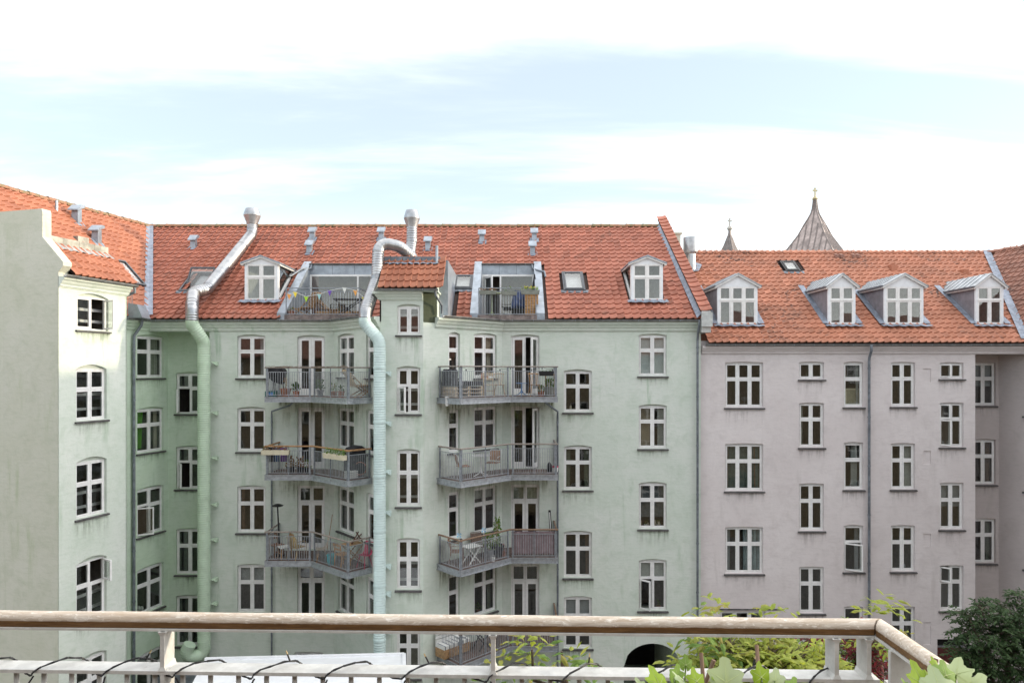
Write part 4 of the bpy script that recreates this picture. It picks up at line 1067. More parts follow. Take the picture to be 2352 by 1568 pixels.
p = RP.at(2215, 629); world_obj(MB().box(-.12, .12, -.12, .2, -.1, .2, T(p)), 'vent_tile', TILEP, pink)
# big steel exhaust
ex = RP.at(1586, 619); exh = world_obj(MB().tube([ex-Vector((0,0,.3)), ex+Vector((0,0,.75))], .235, 20), 'exhaust_stack', DUCT, pink, smooth=True)
world_obj(MB().lathe([(.25, .70), (.32, .78), (.325, .80), (.325, 1.45), (.315, 1.45), (.315, .9), (.0, .9)], 24, T(ex), cap=False), 'exhaust_hood', plain('grey_hood_metal', (.40,.41,.43), .35, .7, .1), exh, smooth=True)
m = MB(); m.quad(RP.at(1572, 628, .1), RP.at(1604, 626, .1), RP.at(1612, 612, .1), RP.at(1580, 600, .1)); m.build('flashing', LEAD, exh)

# ------------------------------------------------------------------ pink wing on the far right
RD = Vector((.387, -.922, 0)).normalized()
pw = thing('apartment_building', 'pink corner wing with shaded brown tiled roof at the right edge', 'building', (21.5, 26.5, GROUND))
c0 = Vector((xat(2294, 28), 28.0))
ww_ = Wall(c0, (c0.x+RD.x*13, c0.y+RD.y*13)); 
for a_ in (1.7, 5.2, 8.6):
    for z_ in (-9.4, -6.2, -3.1, -.05): ww_.winz(a_, a_+1.1, z_-1.6, z_, 2, 2, rise=.03)
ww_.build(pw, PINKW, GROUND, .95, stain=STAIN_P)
for v in (955, 1128, 1306):
    q = c0+Vector((RD.x, RD.y))*.93; z = zat(v, q.y)
    world_obj(MB().box(0, .5, -.08, .05, z-.07, z, frame((q.x, q.y, 0), RD, Vector((-RD.y, RD.x, 0)), (0,0,1))), 'window_sill', SLATE, pw)
npn = Vector((RD.y, -RD.x, 0))*-1    # into the wing (away from the courtyard)
hd2 = (Vector((qr.x-qe.x, qr.y-qe.y, 0))).dot(npn)
up2 = Vector((npn.x*hd2, npn.y*hd2, PZR-PZ)); L2 = up2.length
E2 = qe-RD*4.0
RP2 = Roof(E2, RD, up2, L2)
roof2 = tiled(pw, RP2, 0, 18.0, .272, .335, TILED, [], [(qe, v2n)], 200)
ridge(pw, qr+Vector((0,0,.02)), qr+RD*14+Vector((0,0,.02)), TILED, r=.11, roof=roof2)
m = MB(); a_ = qr+RD*14; b_ = npn*5; m.quad(qr, a_, a_+b_-Vector((0,0,4.5)), qr+b_-Vector((0,0,4.5))); m.build('rear_roof', TILED, pw)
m = MB(); s2 = v2n
m.add([qe-s2*.14+Vector((0,0,.20)), qe+s2*.14+Vector((0,0,.20)), qr+s2*.14+Vector((0,0,.20)), qr-s2*.14+Vector((0,0,.20)), qe+Vector((0,0,.17)), qr+Vector((0,0,.17))], [(0,4,5,3), (4,1,2,5)])
m.build('valley_lead', LEAD, pw)

# ------------------------------------------------------------------ church spires behind
COPPER = plain('aged_copper', (.36,.30,.28), .55, .35, .25, 1.5)
COPPER2 = plain('pale_copper', (.34,.34,.335), .55, .35, .25, 1.5)
GOLD = plain('gilded_cross', (.42,.36,.22), .45, .6)
STONE = plain('pale_stone_cross', (.40,.38,.34), .8)
SEAM = plain('dark_copper_seam', (.20,.17,.16), .6, .3)
def spire(u, Y, vtop_cross, vball, vbase, wbase, rot, mat, cmat, label, skirt):
    S = Y/F; base = ray(u, vbase, Y); zb = zat(vball, Y); Hh = zb-base.z; R0 = wbase*S/2/max(abs(math.cos(rot)), abs(math.sin(rot)))
    t = thing('church_spire', label, 'spire', (base.x, Y, base.z-3))
    prof = [(1.45, -.35), (1.0, 0), (.77, .16), (.565, .31), (.375, .50), (.24, .62), (.145, .71), (.095, .80), (.07, .90), (.055, 1.0)]
    m = MB(); n = len(prof)
    for r, h in prof:
        for k in range(4):
            a = rot+math.pi/2*k; m.v.append((base.x+R0*r*math.cos(a), Y+R0*r*math.sin(a), base.z+h*Hh))
    m.f = [(i*4+k, i*4+(k+1)%4, (i+1)*4+(k+1)%4, (i+1)*4+k) for i in range(n-1) for k in range(4)]
    world_obj(m, 'spire_roof', mat, t)
    for k in range(4):
        a = rot+math.pi/2*k; b = a+math.pi/2
        for f in [0]+[i/8 for i in range(1, 8)]:
            pts = []
            for r, h in prof:
                A = Vector((math.cos(a), math.sin(a), 0))*R0*r; B = Vector((math.cos(b), math.sin(b), 0))*R0*r
                # seams stay parallel to the middle of the face and die out at the hip
                mid = (A+B)/2; side = (B-A).normalized(); off = (f-.5)*R0*1.414 if f else -(B-A).length/2
                if f and abs(off) > (B-A).length/2: break
                pts.append(Vector((base.x, Y, base.z+h*Hh))+mid+side*off)
            if len(pts) > 1: world_obj(MB().tube(pts, .075*Y/70, 4), 'roof_seam', SEAM, t)
    br = 8*S*.8
    world_obj(MB().lathe([(.02, -br*1.2), (br*.5, -br*.9), (br, -br*.2), (br*.8, br*.4), (br*.35, br*.7), (br*.2, br*1.3)], 12, T(base.x, Y, zb)), 'ball', cmat, t, smooth=True)
    zt = zat(vtop_cross, Y); z0 = zb+br; L = zt-z0; w = L*.17; c = MB()
    c.box(-w*.45, w*.45, -w*.4, w*.4, 0, L); c.box(-L*.27, L*.27, -w*.39, w*.39, L*.58, L*.74)
    c.box(-w*.8, w*.8, -w*.41, w*.41, L*.9, L*1.02); c.box(-L*.31, -L*.22, -w*.41, w*.41, L*.53, L*.79); c.box(L*.22, L*.31, -w*.41, w*.41, L*.53, L*.79)
    c.build('cross', cmat, t, T(base.x, Y, z0) @ RZ(.12))
    if skirt: world_obj(MB().box(base.x-R0*.9, base.x+R0*.9, Y-R0*.9, Y+R0*.9, base.z-8, base.z-Hh*.36), 'tower_shaft', STONE, t)
    return t
spire(1872, 70, 432, 456, 580, 142, math.radians(-87), COPPER, GOLD, 'broad copper church spire with gilded cross behind the orange roof', True)
spire(1676, 78, 502, 524, 581, 44, math.radians(-88), COPPER2, STONE, 'small slender church spire with stone cross beside the steel exhaust', True)

# ------------------------------------------------------------------ ventilation ducts
def fillet(P, R=.45, n=4):
    P = [Vector(p) for p in P]; out = [P[0]]
    for i in range(1, len(P)-1):
        a, b, c = P[i-1], P[i], P[i+1]; d1 = (a-b).normalized(); d2 = (c-b).normalized()
        th = math.pi-d1.angle(d2)
        if th < .05: out.append(b); continue
        t = min(R*math.tan(th/2), (a-b).length*.48, (c-b).length*.48); r = t/math.tan(th/2)
        ctr = b+(d1+d2).normalized()*(r/math.cos(th/2))
        s0, s1 = b+d1*t-ctr, b+d2*t-ctr
        ax = s0.cross(s1).normalized(); tot = s0.angle(s1)
        for k in range(n+1): out.append(ctr+Matrix.Rotation(tot*k/n, 3, ax) @ s0)
    out.append(P[-1]); return out
def ribbed(P, r, step=.085):
    pts, rr = [], []
    for a, b in zip(P, P[1:]):
        L = (b-a).length; n = max(1, int(L/step))
        for k in range(n):
            f = k/n
            pts.append(a.lerp(b, f)); rr.append(r)
            if n > 2: pts.append(a.lerp(b, f+.38/n)); rr.append(r); pts.append(a.lerp(b, f+.5/n)); rr.append(r+.008); pts.append(a.lerp(b, f+.62/n)); rr.append(r)
    pts.append(P[-1]); rr.append(r); return pts, rr
def ductpart(t, P, r, mat, name):
    a, b = ribbed(fillet(P), r); o = world_obj(MB().tube(a, b, 20), name, mat, t, smooth=True)
    FP = fillet(P)
    for i in range(1, len(FP)-1):          # seams between the lobster-back segments of each elbow
        d = (FP[i+1]-FP[i-1]).normalized()
        if (FP[i]-FP[i-1]).angle(FP[i+1]-FP[i], 0) > .02: world_obj(MB().tube([FP[i]-d*.008, FP[i]+d*.008], r+.010, 20), 'elbow_seam', mat, o)
    for i, (x, y) in enumerate(zip(P, P[1:])):
        x, y = Vector(x), Vector(y); L = (y-x).length
        k = int(L/1.7)
        for j in range(k):
            f = (j+.5)/k; d = (y-x).normalized(); c = x.lerp(y, f)
            world_obj(MB().tube([c-d*.03, c+d*.03], r+.014, 20), 'joint_band', mat, o)
    return o
def cowl(t, p, r):
    world_obj(MB().lathe([(r, 0), (r*1.06, .04), (r*1.08, .08), (r*1.62, .37), (r*1.66, .40), (r*1.22, .70), (r*1.16, .70), (r*1.3, .42), (0, .36)], 20, T(p), cap=False), 'cowl', plain('grey_hood_metal', (.40,.41,.43), .35, .7, .1), t, smooth=True)
r1 = .23
yv = 26.20; xv = xat(468.5, yv)
d1 = thing('ventilation_duct', 'spiral steel duct painted light green running up beside the left recess', 'duct', (xv, yv, zat(1505, yv)))
zsplit = zat(737, 25.85); xs_ = xat(441, 25.85)
low = [(xat(440, 25.9), 25.75, zat(1478, 25.9)+.05), (xat(430, 25.9), 25.75, zat(1496, 25.9)), (xat(445, 26), 25.9, zat(1506, 26)), (xv, yv, zat(1500, yv)), (xv, yv, zat(785, yv)), (xs_, 25.85, zat(745, 25.85)), (xs_, 25.85, zsplit)]
ductpart(d1, low, r1, DUCTG, 'painted_duct')
A = RM.at(476, 692, .42); B = RM.at(584, 556, .42)
up = [(xs_, 25.85, zsplit), (xs_, 25.85, zat(703, 25.85)), A+Vector((-.35, -.2, .0)), A+(B-A)*.04, B, B+Vector((0, 0, .48))]
ductpart(d1, up, r1, DUCT, 'bare_duct'); cowl(d1, B+Vector((0,0,.44)), r1*1.05)
for f in (.25, .6, .9):
    c = A.lerp(B, f); world_obj(MB().bar(c-RM.n*.45, c, .03), 'support_leg', STEEL, d1)
for v in (830, 945, 1050, 1158, 1240, 1332, 1388, 1442):
    z = zat(v, yv); world_obj(MB().prism([(xv+.2, 26.3, z), (xv+.2, 26.45, z-.01), (xv+.36, 26.5, z), (xv+.36, 26.5, z-.16)], (0, .16, 0)), 'bracket', DUCTG, d1)
yb = 23.62; xb_ = xat(872, yb); r2 = .207
d2 = thing('ventilation_duct', 'spiral steel duct painted pale blue climbing beside the middle stair tower', 'duct', (xb_, yb, zat(1500, yb)))
zs2 = zat(730, 23.72); x2 = xat(838, 23.72)
low = [(xb_, yb, zat(1530, yb)), (xb_, yb, zat(782, yb)), (x2, 23.72, zat(742, 23.72)), (x2, 23.72, zs2)]
ductpart(d2, low, r2, DUCTB, 'painted_duct')
mid1 = ray(866, 640, 24.5)
up = [(x2, 23.72, zs2), (x2+.0, 23.74, zat(716, 23.74)), mid1, ray(870, 556, 24.75), ray(918, 566, 24.9), ray(946, 590, 25.35), ray(950, 606, 25.5)]
ductpart(d2, up, r2, DUCT, 'bare_duct')
world_obj(MB().tube([mid1-Vector((.01,0,.03)), mid1+Vector((.01,0,.03))], r2+.03, 20), 'joint_band', DUCT, d2)
for v in (854, 970, 1083, 1178, 1302, 1366, 1452):
    z = zat(v, yb); world_obj(MB().prism([(xb_+.17, 23.75, z+.02), (xb_+.17, 23.75, z-.02), (xb_+.34, 23.8, z-.15), (xb_+.34, 23.8, z+.02)], (0, .2, 0)), 'bracket', DUCTB, d2)
d3 = thing('ventilation_duct', 'steel exhaust duct with cowl rising behind the middle stair tower', 'duct', ray(942, 600, 26.5))
P3 = [ray(938, 604, 26.4), ray(943, 575, 26.5), ray(946, 552, 26.55), ray(946, 523, 26.55)]
ductpart(d3, P3, .2, DUCT, 'bare_duct'); cowl(d3, P3[-1]+Vector((0,0,-.03)), .19)

# ------------------------------------------------------------------ balconies
def balcony(label, path, wallpath, zd, zrail, railmat, wood, left_ret, right_ret, cloth=False, sp=.088):
    """path: outer edge in plan from left to right; zd deck height; zrail handrail height"""
    P = [Vector(p) for p in path]
    t = thing('steel_balcony', label, 'balcony', (sum(p.x for p in P)/len(P), sum(p.y for p in P)/len(P), zd-.2), group='steel balconies on the green facade')
    m = MB(); m.prism([(p[0], p[1], zd-.05) for p in list(path)+wallpath], (0, 0, .05)); world_obj(m, 'deck', WOODD, t)
    m = MB(); m.prism([(p[0], p[1], zd-.2) for p in list(path)+wallpath], (0, 0, .02)); world_obj(m, 'underside', STEELD, t)
    segs = list(zip(P, P[1:]))
    rails = segs[:]
    if left_ret: rails.append((Vector(wallpath[-1]), P[0]))
    if right_ret: rails.append((P[-1], Vector(wallpath[0])))
    ztop = zrail-.16; zbot = zd+.06
    bal = MB().box(-.0075, .0075, -.0075, .0075, 0, ztop-zbot).mesh('baluster', STEEL)
    for i, (a, b) in enumerate(rails):
        d = (b-a); L = d.length; d.normalize(); n = Vector((d.y, -d.x))
        A3 = lambda p, z: (p.x, p.y, z)
        if i < len(segs):
            f = MB(); f.bar(A3(a+n*.012, zd-.10), A3(b+n*.012, zd-.10), .02, .20)
            f.bar(A3(a+n*.035, zd-.005), A3(b+n*.035, zd-.005), .05, .018); f.bar(A3(a+n*.035, zd-.195), A3(b+n*.035, zd-.195), .05, .018)
            fa = world_obj(f, 'fascia', STEEL, t)
            bolts = MB()
            for q in (.06, .12, .88, .94):
                c = a+d*(L*q)+n*.03; bolts.tube([A3(c-n*.01, zd-.09), A3(c+n*.012, zd-.09)], .014, 6)
            world_obj(bolts, 'bolts', STEELD, fa)
        c0, c1 = a-n*.05+d*.03, b-n*.05-d*.03
        world_obj(MB().bar(A3(c0, zbot), A3(c1, zbot), .03, .02), 'bottom_rail', STEEL, t)
        world_obj(MB().bar(A3(c0, ztop), A3(c1, ztop), .03, .02), 'top_rail', STEEL, t)
        k = max(2, int(L/sp))
        for j in range(1, k):
            p = c0.lerp(c1, j/k); link('baluster', bal, t, T(p.x, p.y, zbot) @ RZ(math.atan2(d.y, d.x)))
        hr = MB()
        if wood: hr.tube([A3(a-n*.05-d*.02, zrail), A3(b-n*.05+d*.02, zrail)], .032, 10)
        else: hr.tube([A3(a-n*.05-d*.02, zrail), A3(b-n*.05+d*.02, zrail)], .026, 10)
        world_obj(hr, 'handrail', railmat, t, smooth=True)
        for q in (.03, .97) if L < 1.3 else (.03, .5, .97):
            p = c0.lerp(c1, q); r_ = .024 if q != .5 else .013
            world_obj(MB().box(-r_, r_, -r_, r_, zd-.02, zrail-.02, T(p.x, p.y, 0) @ RZ(math.atan2(d.y, d.x))), 'post', STEELD, t)
    return t
WOODR = plain('oiled_handrail', (.36,.20,.09), .6, var=.2, vscale=14)
WOODG = plain('grey_handrail', (.27,.235,.205), .7, var=.2, vscale=14)
WOODB = plain('brown_handrail', (.20,.125,.08), .65, var=.2, vscale=14)
LP = [(-9.13, 25.2), (-7.39, 25.2), (-5.70, 23.7), (-5.02, 24.42)]
LWP = [(BLx, Y0-.01), (-9.13, Y0-.01)]
RPp = [(-2.66, 24.44), (-1.78, 23.50), (-.05, 25.2), (1.69, 25.2)]
RWP = [(1.69, Y0-.01), (BRx, Y0-.01)]
LB = [balcony('upper left balcony with twig garland on its rail, barbecue and flower pots', LP, LWP, DL[0], .14, WOODG, False, True, False),
      balcony('left balcony with orange wooden handrail and cream planter boxes', LP, LWP, DL[1], -2.76, WOODR, True, True, False),
      balcony('lower left balcony with grey rail, many chairs and a turquoise bucket', LP, LWP, DL[2], -5.93, WOODG, True, True, False)]
RB = [balcony('upper right balcony with black cushion sofa and dangling string lights', RPp, RWP, DR[0], .18, WOODG, False, False, True),
      balcony('right balcony with round white cafe table and two aluminium chairs', RPp, RWP, DR[1], -2.68, WOODG, True, False, True),
      balcony('right balcony screened by mauve cloth, white folding table inside', RPp, RWP, DR[2], -5.84, WOODB, True, False, True),
      balcony('lowest right balcony with striped cushioned bench, half hidden by the foreground rail', RPp, RWP, DR[3], -9.05, WOODB, True, False, True)]

# ------------------------------------------------------------------ yellow brick house the camera stands on (seen only in reflections)
yb_ = thing('apartment_building', 'yellow brick house that carries the foreground balcony', 'building', (0, -2.0, GROUND))
yw = Wall((42, -1.7), (-32, -1.7))
for k in range(13):
    for z in (-10.6, -7.4, -4.2, -1.0):
        if not (abs(42-2.85-k*5.6) < 2.6 and z == -1.0): yw.winz(2.2+k*5.6, 3.5+k*5.6, z, z+1.7, 2, 2, sill=True)
yw.build(yb_, BRICK, GROUND, 1.4)
m = MB(); m.prism([(-32, -1.35, 1.3), (-32, -6, 4.6), (-32, -6, 4.4), (-32, -1.35, 1.15)], (74, 0, 0)); m.build('roof', TILED, yb_)

# ------------------------------------------------------------------ low annex with white roof in the yard
an = thing('annex', 'low annex with a flat white roof in the yard below', 'annex', (-6.5, 20.5, GROUND))
YA, ZA = 22.4, None
A1, A2 = ray(471, 1514, 22.3), ray(928, 1503, 22.6)
B1, B2 = ray(402, 1640, 17.5), ray(930, 1640, 17.6)
WR = plain('white_membrane', (.74,.75,.77), .6, var=.04, vscale=2)
m = MB(); m.prism([A1, A2, B2, B1], (0, 0, -.16)); world_obj(m, 'flat_roof', WR, an)
world_obj(MB().bar(A1+Vector((0,0,.02)), A2+Vector((0,0,.02)), .12, .08), 'roof_edge', WR, an)
world_obj(MB().bar(A2+Vector((0,0,.02)), B2+Vector((0,0,.02)), .12, .08), 'roof_edge', WR, an)
m = MB(); m.prism([A1+Vector((.3,-.3,-.2)), A2+Vector((-.3,-.3,-.2)), B2+Vector((-.3,.3,-.2)), B1+Vector((.3,.3,-.2))], (0, 0, -5)); world_obj(m, 'wall', GABLE, an)
m = MB(); q = ray(440, 1540, 25.0); m.box(q.x-1.2, q.x+1.0, 22.6, 25.3, q.z-.35, q.z-.2)
world_obj(m, 'lean_to_roof', ZINCD, an)
# ------------------------------------------------------------------ things on the balconies and terraces
WD1 = plain('warm_wood', (.36,.22,.11), .65, var=.25, vscale=12); WD2 = plain('pale_wood', (.50,.40,.28), .65, var=.2, vscale=12)
WD3 = plain('orange_wood', (.50,.27,.10), .6, var=.2, vscale=12); RATT = plain('brown_rattan', (.17,.12,.095), .8, var=.3, vscale=30, bmp=.6)
ALU = plain('white_aluminium', (.68,.68,.68), .35, .3, .06); WHP = plain('white_plastic', (.72,.72,.70), .45, var=.05)
BLK = plain('black_fabric', (.02,.02,.024), .85, var=.3); NAVY = plain('navy_fabric', (.02,.035,.09), .85, var=.3)
MAUV = plain('mauve_cloth', (.27,.20,.215), .9, var=.12, vscale=4, bmp=.5); PINKM = plain('pink_paint', (.45,.07,.13), .5)
TURQ = plain('turquoise_plastic', (.05,.42,.48), .4, var=.06); BLUE = plain('blue_paint', (.08,.22,.48), .4)
LIME = plain('green_enamel', (.34,.42,.20), .45); CREAM = plain('cream_planter', (.60,.54,.40), .6, var=.06); BEIGE = plain('beige_shell', (.50,.42,.34), .6)
LEAF1 = leafmat('balcony_leaf', (.05,.10,.025), (.12,.20,.05)); LEAF2 = leafmat('rusty_leaf', (.18,.08,.03), (.26,.15,.06)); LEAF3 = leafmat('bright_leaf', (.10,.20,.04), (.22,.32,.08))
FLW = leafmat('yellow_flower', (.55,.48,.06), (.62,.55,.15)); REDF = leafmat('pink_flower', (.45,.16,.20), (.55,.28,.28))
PAPER = plain('blue_paper', (.25,.45,.62), .7)

def leafy(mb, n, cx, cy_, z0, rx, ry, h, size, rnd):
    for _ in range(n):
        a = rnd.uniform(0, 6.283); r = rnd.random()**.5; zz = rnd.random()
        p = Vector((cx+rx*r*math.cos(a)*(1-.3*zz), cy_+ry*r*math.sin(a)*(1-.3*zz), z0+h*zz))
        d = Vector((rnd.uniform(-1,1), rnd.uniform(-1,1), rnd.uniform(-.2,1.2))).normalized(); s = d.cross(Vector((rnd.uniform(-1,1), rnd.uniform(-1,1), .3))).normalized()
        L = size*rnd.uniform(.6,1.3); w = L*.36; nn = d.cross(s)
        mb.add([p, p+d*L*.45+s*w, p+d*L, p+d*L*.45-s*w, p+d*L*.5+nn*w*.3], [(0,1,4),(1,2,4),(2,3,4),(3,0,4)])
def chair(label, X, Y, z, rz, mat, style='wood', seat_mat=None, name='chair'):
    t = thing(name, label, 'chair', (X, Y, z), rz, 'chairs on the balconies'); M = WM[t]; sm = seat_mat or mat
    w, d, hs, hb = .42, .42, .45, .88
    if style == 'wood':
        MB().box(-w/2, w/2, -d/2, d/2, hs-.03, hs).build('seat', sm, t, M)
        for sx in (-1, 1):
            MB().bar((sx*(w/2-.03), -d/2+.03, 0), (sx*(w/2-.04), -d/2+.05, hs-.03), .035).build('leg', mat, t, M)
            MB().bar((sx*(w/2-.02), d/2+.03, 0), (sx*(w/2-.03), d/2-.02, hs-.03), .035).build('leg', mat, t, M)
            MB().bar((sx*(w/2-.03), d/2-.02, hs), (sx*(w/2-.03), d/2+.08, hb), .03).build('back_post', mat, t, M)
        b = MB(); b.box(-w/2+.02, w/2-.02, d/2+.055, d/2+.08, hb-.12, hb); b.box(-w/2+.03, w/2-.03, d/2+.025, d/2+.045, hs+.16, hs+.23)
        b.build('backrest', mat, t, M)
        MB().box(-w/2+.04, w/2-.04, -d/2+.03, -d/2+.05, .2, .23).build('stretcher', mat, t, M)
    elif style == 'spindle':
        MB().lathe([(.0,hs-.035),(.19,hs-.035),(.215,hs-.015),(.20,hs),(0,hs)], 14, cap=False).build('seat', sm, t, M)
        for sx in (-1, 1):
            for sy in (-1, 1): MB().tube([(sx*.21, sy*.2, 0), (sx*.13, sy*.12, hs-.02)], .017, 6).build('leg', mat, t, M)
        for k in range(6):
            x = -.15+.06*k; MB().tube([(x*.8, .15, hs-.01), (x*1.15, .235, hb-.06)], .010, 5).build('spindle', mat, t, M)
        MB().tube([(-.21, .22, hb-.05), (-.1, .25, hb-.03), (.1, .25, hb-.03), (.21, .22, hb-.05)], .028, 6).build('top_rail', mat, t, M)
    elif style == 'arm':
        MB().box(-.22, .22, -.21, .21, hs-.03, hs).build('seat', sm, t, M)
        bk = MB(); bk.prism([(-.2, .19, hs+.04), (.2, .19, hs+.04), (.22, .29, hb-.03), (-.22, .29, hb-.03)], (0, .015, 0)); bk.build('backrest', sm, t, M)
        for sx in (-1, 1):
            MB().tube([(sx*.25, -.24, 0), (sx*.24, -.22, hs+.16), (sx*.25, -.12, hs+.21), (sx*.25, .12, hs+.22), (sx*.24, .2, hs+.2)], .013, 6).build('arm_tube', mat, t, M)
            MB().tube([(sx*.24, .28, 0), (sx*.22, .18, hs), (sx*.23, .24, hb-.1), (sx*.2, .3, hb)], .013, 6).build('back_tube', mat, t, M)
        MB().tube([(-.2, .3, hb), (.2, .3, hb)], .013, 6).build('top_rail', mat, t, M)
    elif style == 'shell':
        s = MB(); rows = [(-.2, hs+.02), (-.05, hs-.02), (.12, hs), (.19, hs+.12), (.24, hb-.12), (.27, hb)]
        for y, zz in rows:
            for k in range(5):
                x = -.22+.11*k; s.v.append((x, y, zz+.25*(x*x)))
        s.f = [(i*5+k, i*5+k+1, (i+1)*5+k+1, (i+1)*5+k) for i in range(5) for k in range(4)]
        o = s.build('seat_shell', sm, t, M, smooth=True)
        for sx in (-1, 1):
            for sy in (-1, 1): MB().tube([(sx*.2, sy*.2, 0), (sx*.12, sy*.1, hs)], .013, 6).build('leg', mat, t, M)
    elif style == 'lounger':
        for k in range(7): MB().box(-.3, .3, -.35+k*.1, -.27+k*.1, .33+.008*k, .355+.008*k).build('seat_slat', mat, t, M)
        for k in range(8):
            f = k/7; MB().box(-.3, .3, .34+.25*f, .36+.25*f, .42+.52*f, .49+.52*f).build('back_slat', mat, t, M)
        for sx in (-1, 1):
            MB().bar((sx*.28, -.36, 0), (sx*.28, .62, .95), .035).build('side_rail', mat, t, M)
            MB().bar((sx*.28, .4, 0), (sx*.28, -.36, .4), .035).build('leg', mat, t, M)
    return t
def table(label, X, Y, z, rz, mat, style='fold', w=.6, d=.6, h=.72, leg=None):
    t = thing('table', label, 'table', (X, Y, z), rz, 'tables on the balconies'); M = WM[t]; leg = leg or mat
    if style == 'fold':
        n = 6
        for k in range(n): MB().box(-w/2+w*k/n+.004, -w/2+w*(k+1)/n-.004, -d/2, d/2, h-.025, h).build('top_slat', mat, t, M)
        MB().box(-w/2+.03, w/2-.03, -d/2+.05, -d/2+.08, h-.05, h-.026).build('apron', mat, t, M)
        for sy in (-1, 1):
            MB().bar((-w/2+.04, sy*(d/2-.05), 0), (w/2-.04, sy*(d/2-.06), h-.03), .035).build('leg', leg, t, M)
            MB().bar((w/2-.04, sy*(d/2-.08), 0), (-w/2+.04, sy*(d/2-.09), h-.03), .035).build('leg', leg, t, M)
    else:
        MB().lathe([(0,h-.02),(w/2,h-.02),(w/2+.01,h-.01),(w/2,h),(0,h)], 24, cap=False).build('table_top', mat, t, M, smooth=True)
        MB().tube([(0,0,.12), (0,0,h-.02)], .028, 10).build('column', leg, t, M, smooth=True)
        for k in range(3 if style == 'tri' else 4):
            a = 2*math.pi*k/(3 if style == 'tri' else 4)+.4; c, s = math.cos(a), math.sin(a)
            MB().tube([(0,0,.26), (.05*c,.05*s,.14), (.16*c,.16*s,.06), (.30*c,.30*s,.02)], .018, 6).build('foot', leg, t, M, smooth=True)
    return t
PR = random.Random(3)
def pot(label, X, Y, z, r, h, mat, leaf, n=60, ph=.35, pr=None, size=.09, name='potted_plant', group='potted plants on the balconies'):
    t = thing(name, label, 'plant', (X, Y, z), 0, group); M = WM[t]; pr = pr or r*1.3
    MB().lathe([(r*.72, 0), (r*.98, h*.86), (r*1.08, h*.87), (r*1.08, h), (r*.95, h), (r*.93, h*.85), (0, h*.84)], 14, cap=False).build('pot', mat, t, M, smooth=True)
    m = MB(); leafy(m, n, 0, 0, h*.9, pr, pr, ph, size, PR); m.build('foliage', leaf, t, M, fix=False)
    st = MB()
    for k in range(4):
        a = PR.uniform(0, 6.28); st.tube([(0,0,h*.8), (pr*.3*math.cos(a), pr*.3*math.sin(a), h+ph*.45), (pr*.6*math.cos(a), pr*.6*math.sin(a), h+ph*.85)], .006, 4)
    st.build('stems', WD1, t, M); return t
def planter(label, A, B, z, mat, leaf, hgt=.17, dep=.17, n=110, ph=.16, flower=None, size=.06):
    A, B = Vector(A), Vector(B); d = B-A; L = d.length
    t = thing('planter_box', label, 'planter', ((A.x+B.x)/2, (A.y+B.y)/2, z), math.atan2(d.y, d.x), 'planter boxes hung on the rails'); M = WM[t]
    m = MB(); m.prism([(-L/2+.03, -dep/2+.015, 0), (L/2-.03, -dep/2+.015, 0), (L/2, -dep/2, hgt), (-L/2, -dep/2, hgt)], (0, dep, 0)); m.build('box', mat, t, M)
    m = MB()
    for k in range(max(1, int(L/.15))): leafy(m, int(n*.15/L)+4, -L/2+.1+(L-.2)*k/max(1, int(L/.15)-1), 0, hgt-.03, .11, dep*.5, ph, size, PR)
    m.build('foliage', leaf, t, M, fix=False)
    if flower:
        m = MB(); leafy(m, 40, 0, 0, hgt+ph*.4, L*.42, dep*.4, ph*.6, .05, PR); m.build('flowers', flower, t, M, fix=False)
    return t
def X_(u, Y): return xat(u, Y)

# upper left balcony
z = DL[0]
t = thing('barbecue', 'black kettle barbecue under a cover at the end of the twig-garland balcony', 'barbecue', (X_(637, 25.75), 25.75, z))
M = WM[t]
MB().lathe([(0,.62),(.12,.64),(.24,.74),(.27,.85),(.27,.88),(.22,1.0),(.1,1.06),(0,1.07)], 16, cap=False).build('kettle', BLK, t, M, smooth=True)
cv = MB(); cv.prism([(-.32,0,.74),(-.1,0,.55),(.18,0,.45),(.26,0,.6),(.3,0,.95),(.2,0,1.09),(-.26,0,1.09),(-.34,0,.98)], (0,.4,0)); cv.build('cover', BLK, t, M @ T(0,-.2,0))
for a in (.5, 2.6, 4.7): MB().bar((.28*math.cos(a), .28*math.sin(a), 0), (.16*math.cos(a), .16*math.sin(a), .68), .03).build('leg', BLACK, t, M)
MB().box(-.18,.18,-.18,.18,.2,.22).build('shelf', STEELD, t, M)
pot('wide terracotta pot with bare reddish twigs behind the balusters', X_(655, 25.45), 25.5, z, .2, .3, LAMP, LEAF2, 26, .45, .1, .05)
pot('small terracotta pot with a spiky green plant beside the balcony door', X_(871, 25.5)-3.1, 25.5, z, .12, .2, LAMP, LEAF1, 46, .28, .1, .14)
pot('grey pot with tall grass right of the balcony door', X_(733, 25.45), 25.6, z, .13, .24, STEELD, LEAF1, 60, .36, .14, .12)
pot('brown pot with silvery seedlings under the bay window', X_(766, 25.2), 25.2, z, .14, .2, LAMP, LEAF3, 50, .34, .14, .06)
pot('dark pot with low leaves next to the folded deck chair', X_(784, 24.9), 24.9, z, .13, .22, LAMP, LEAF1, 40, .2, .12, .07)
MB_ = thing('storage_crate', 'green and blue plastic crate under the barbecue', 'crate', (X_(622, 25.4), 25.45, z), .1)
MB().box(-.2,.2,-.13,.13,0,.2).build('crate', plain('bottle_green', (.02,.12,.10), .5), MB_, WM[MB_]); MB().box(-.06,.1,-.15,-.13,.03,.16).build('panel', BLUE, MB_, WM[MB_])
table('low table with a dark cloth beneath the folded deck chair', X_(838, 24.55), 24.6, z, .7, WD1, 'fold', .7, .5, .45)
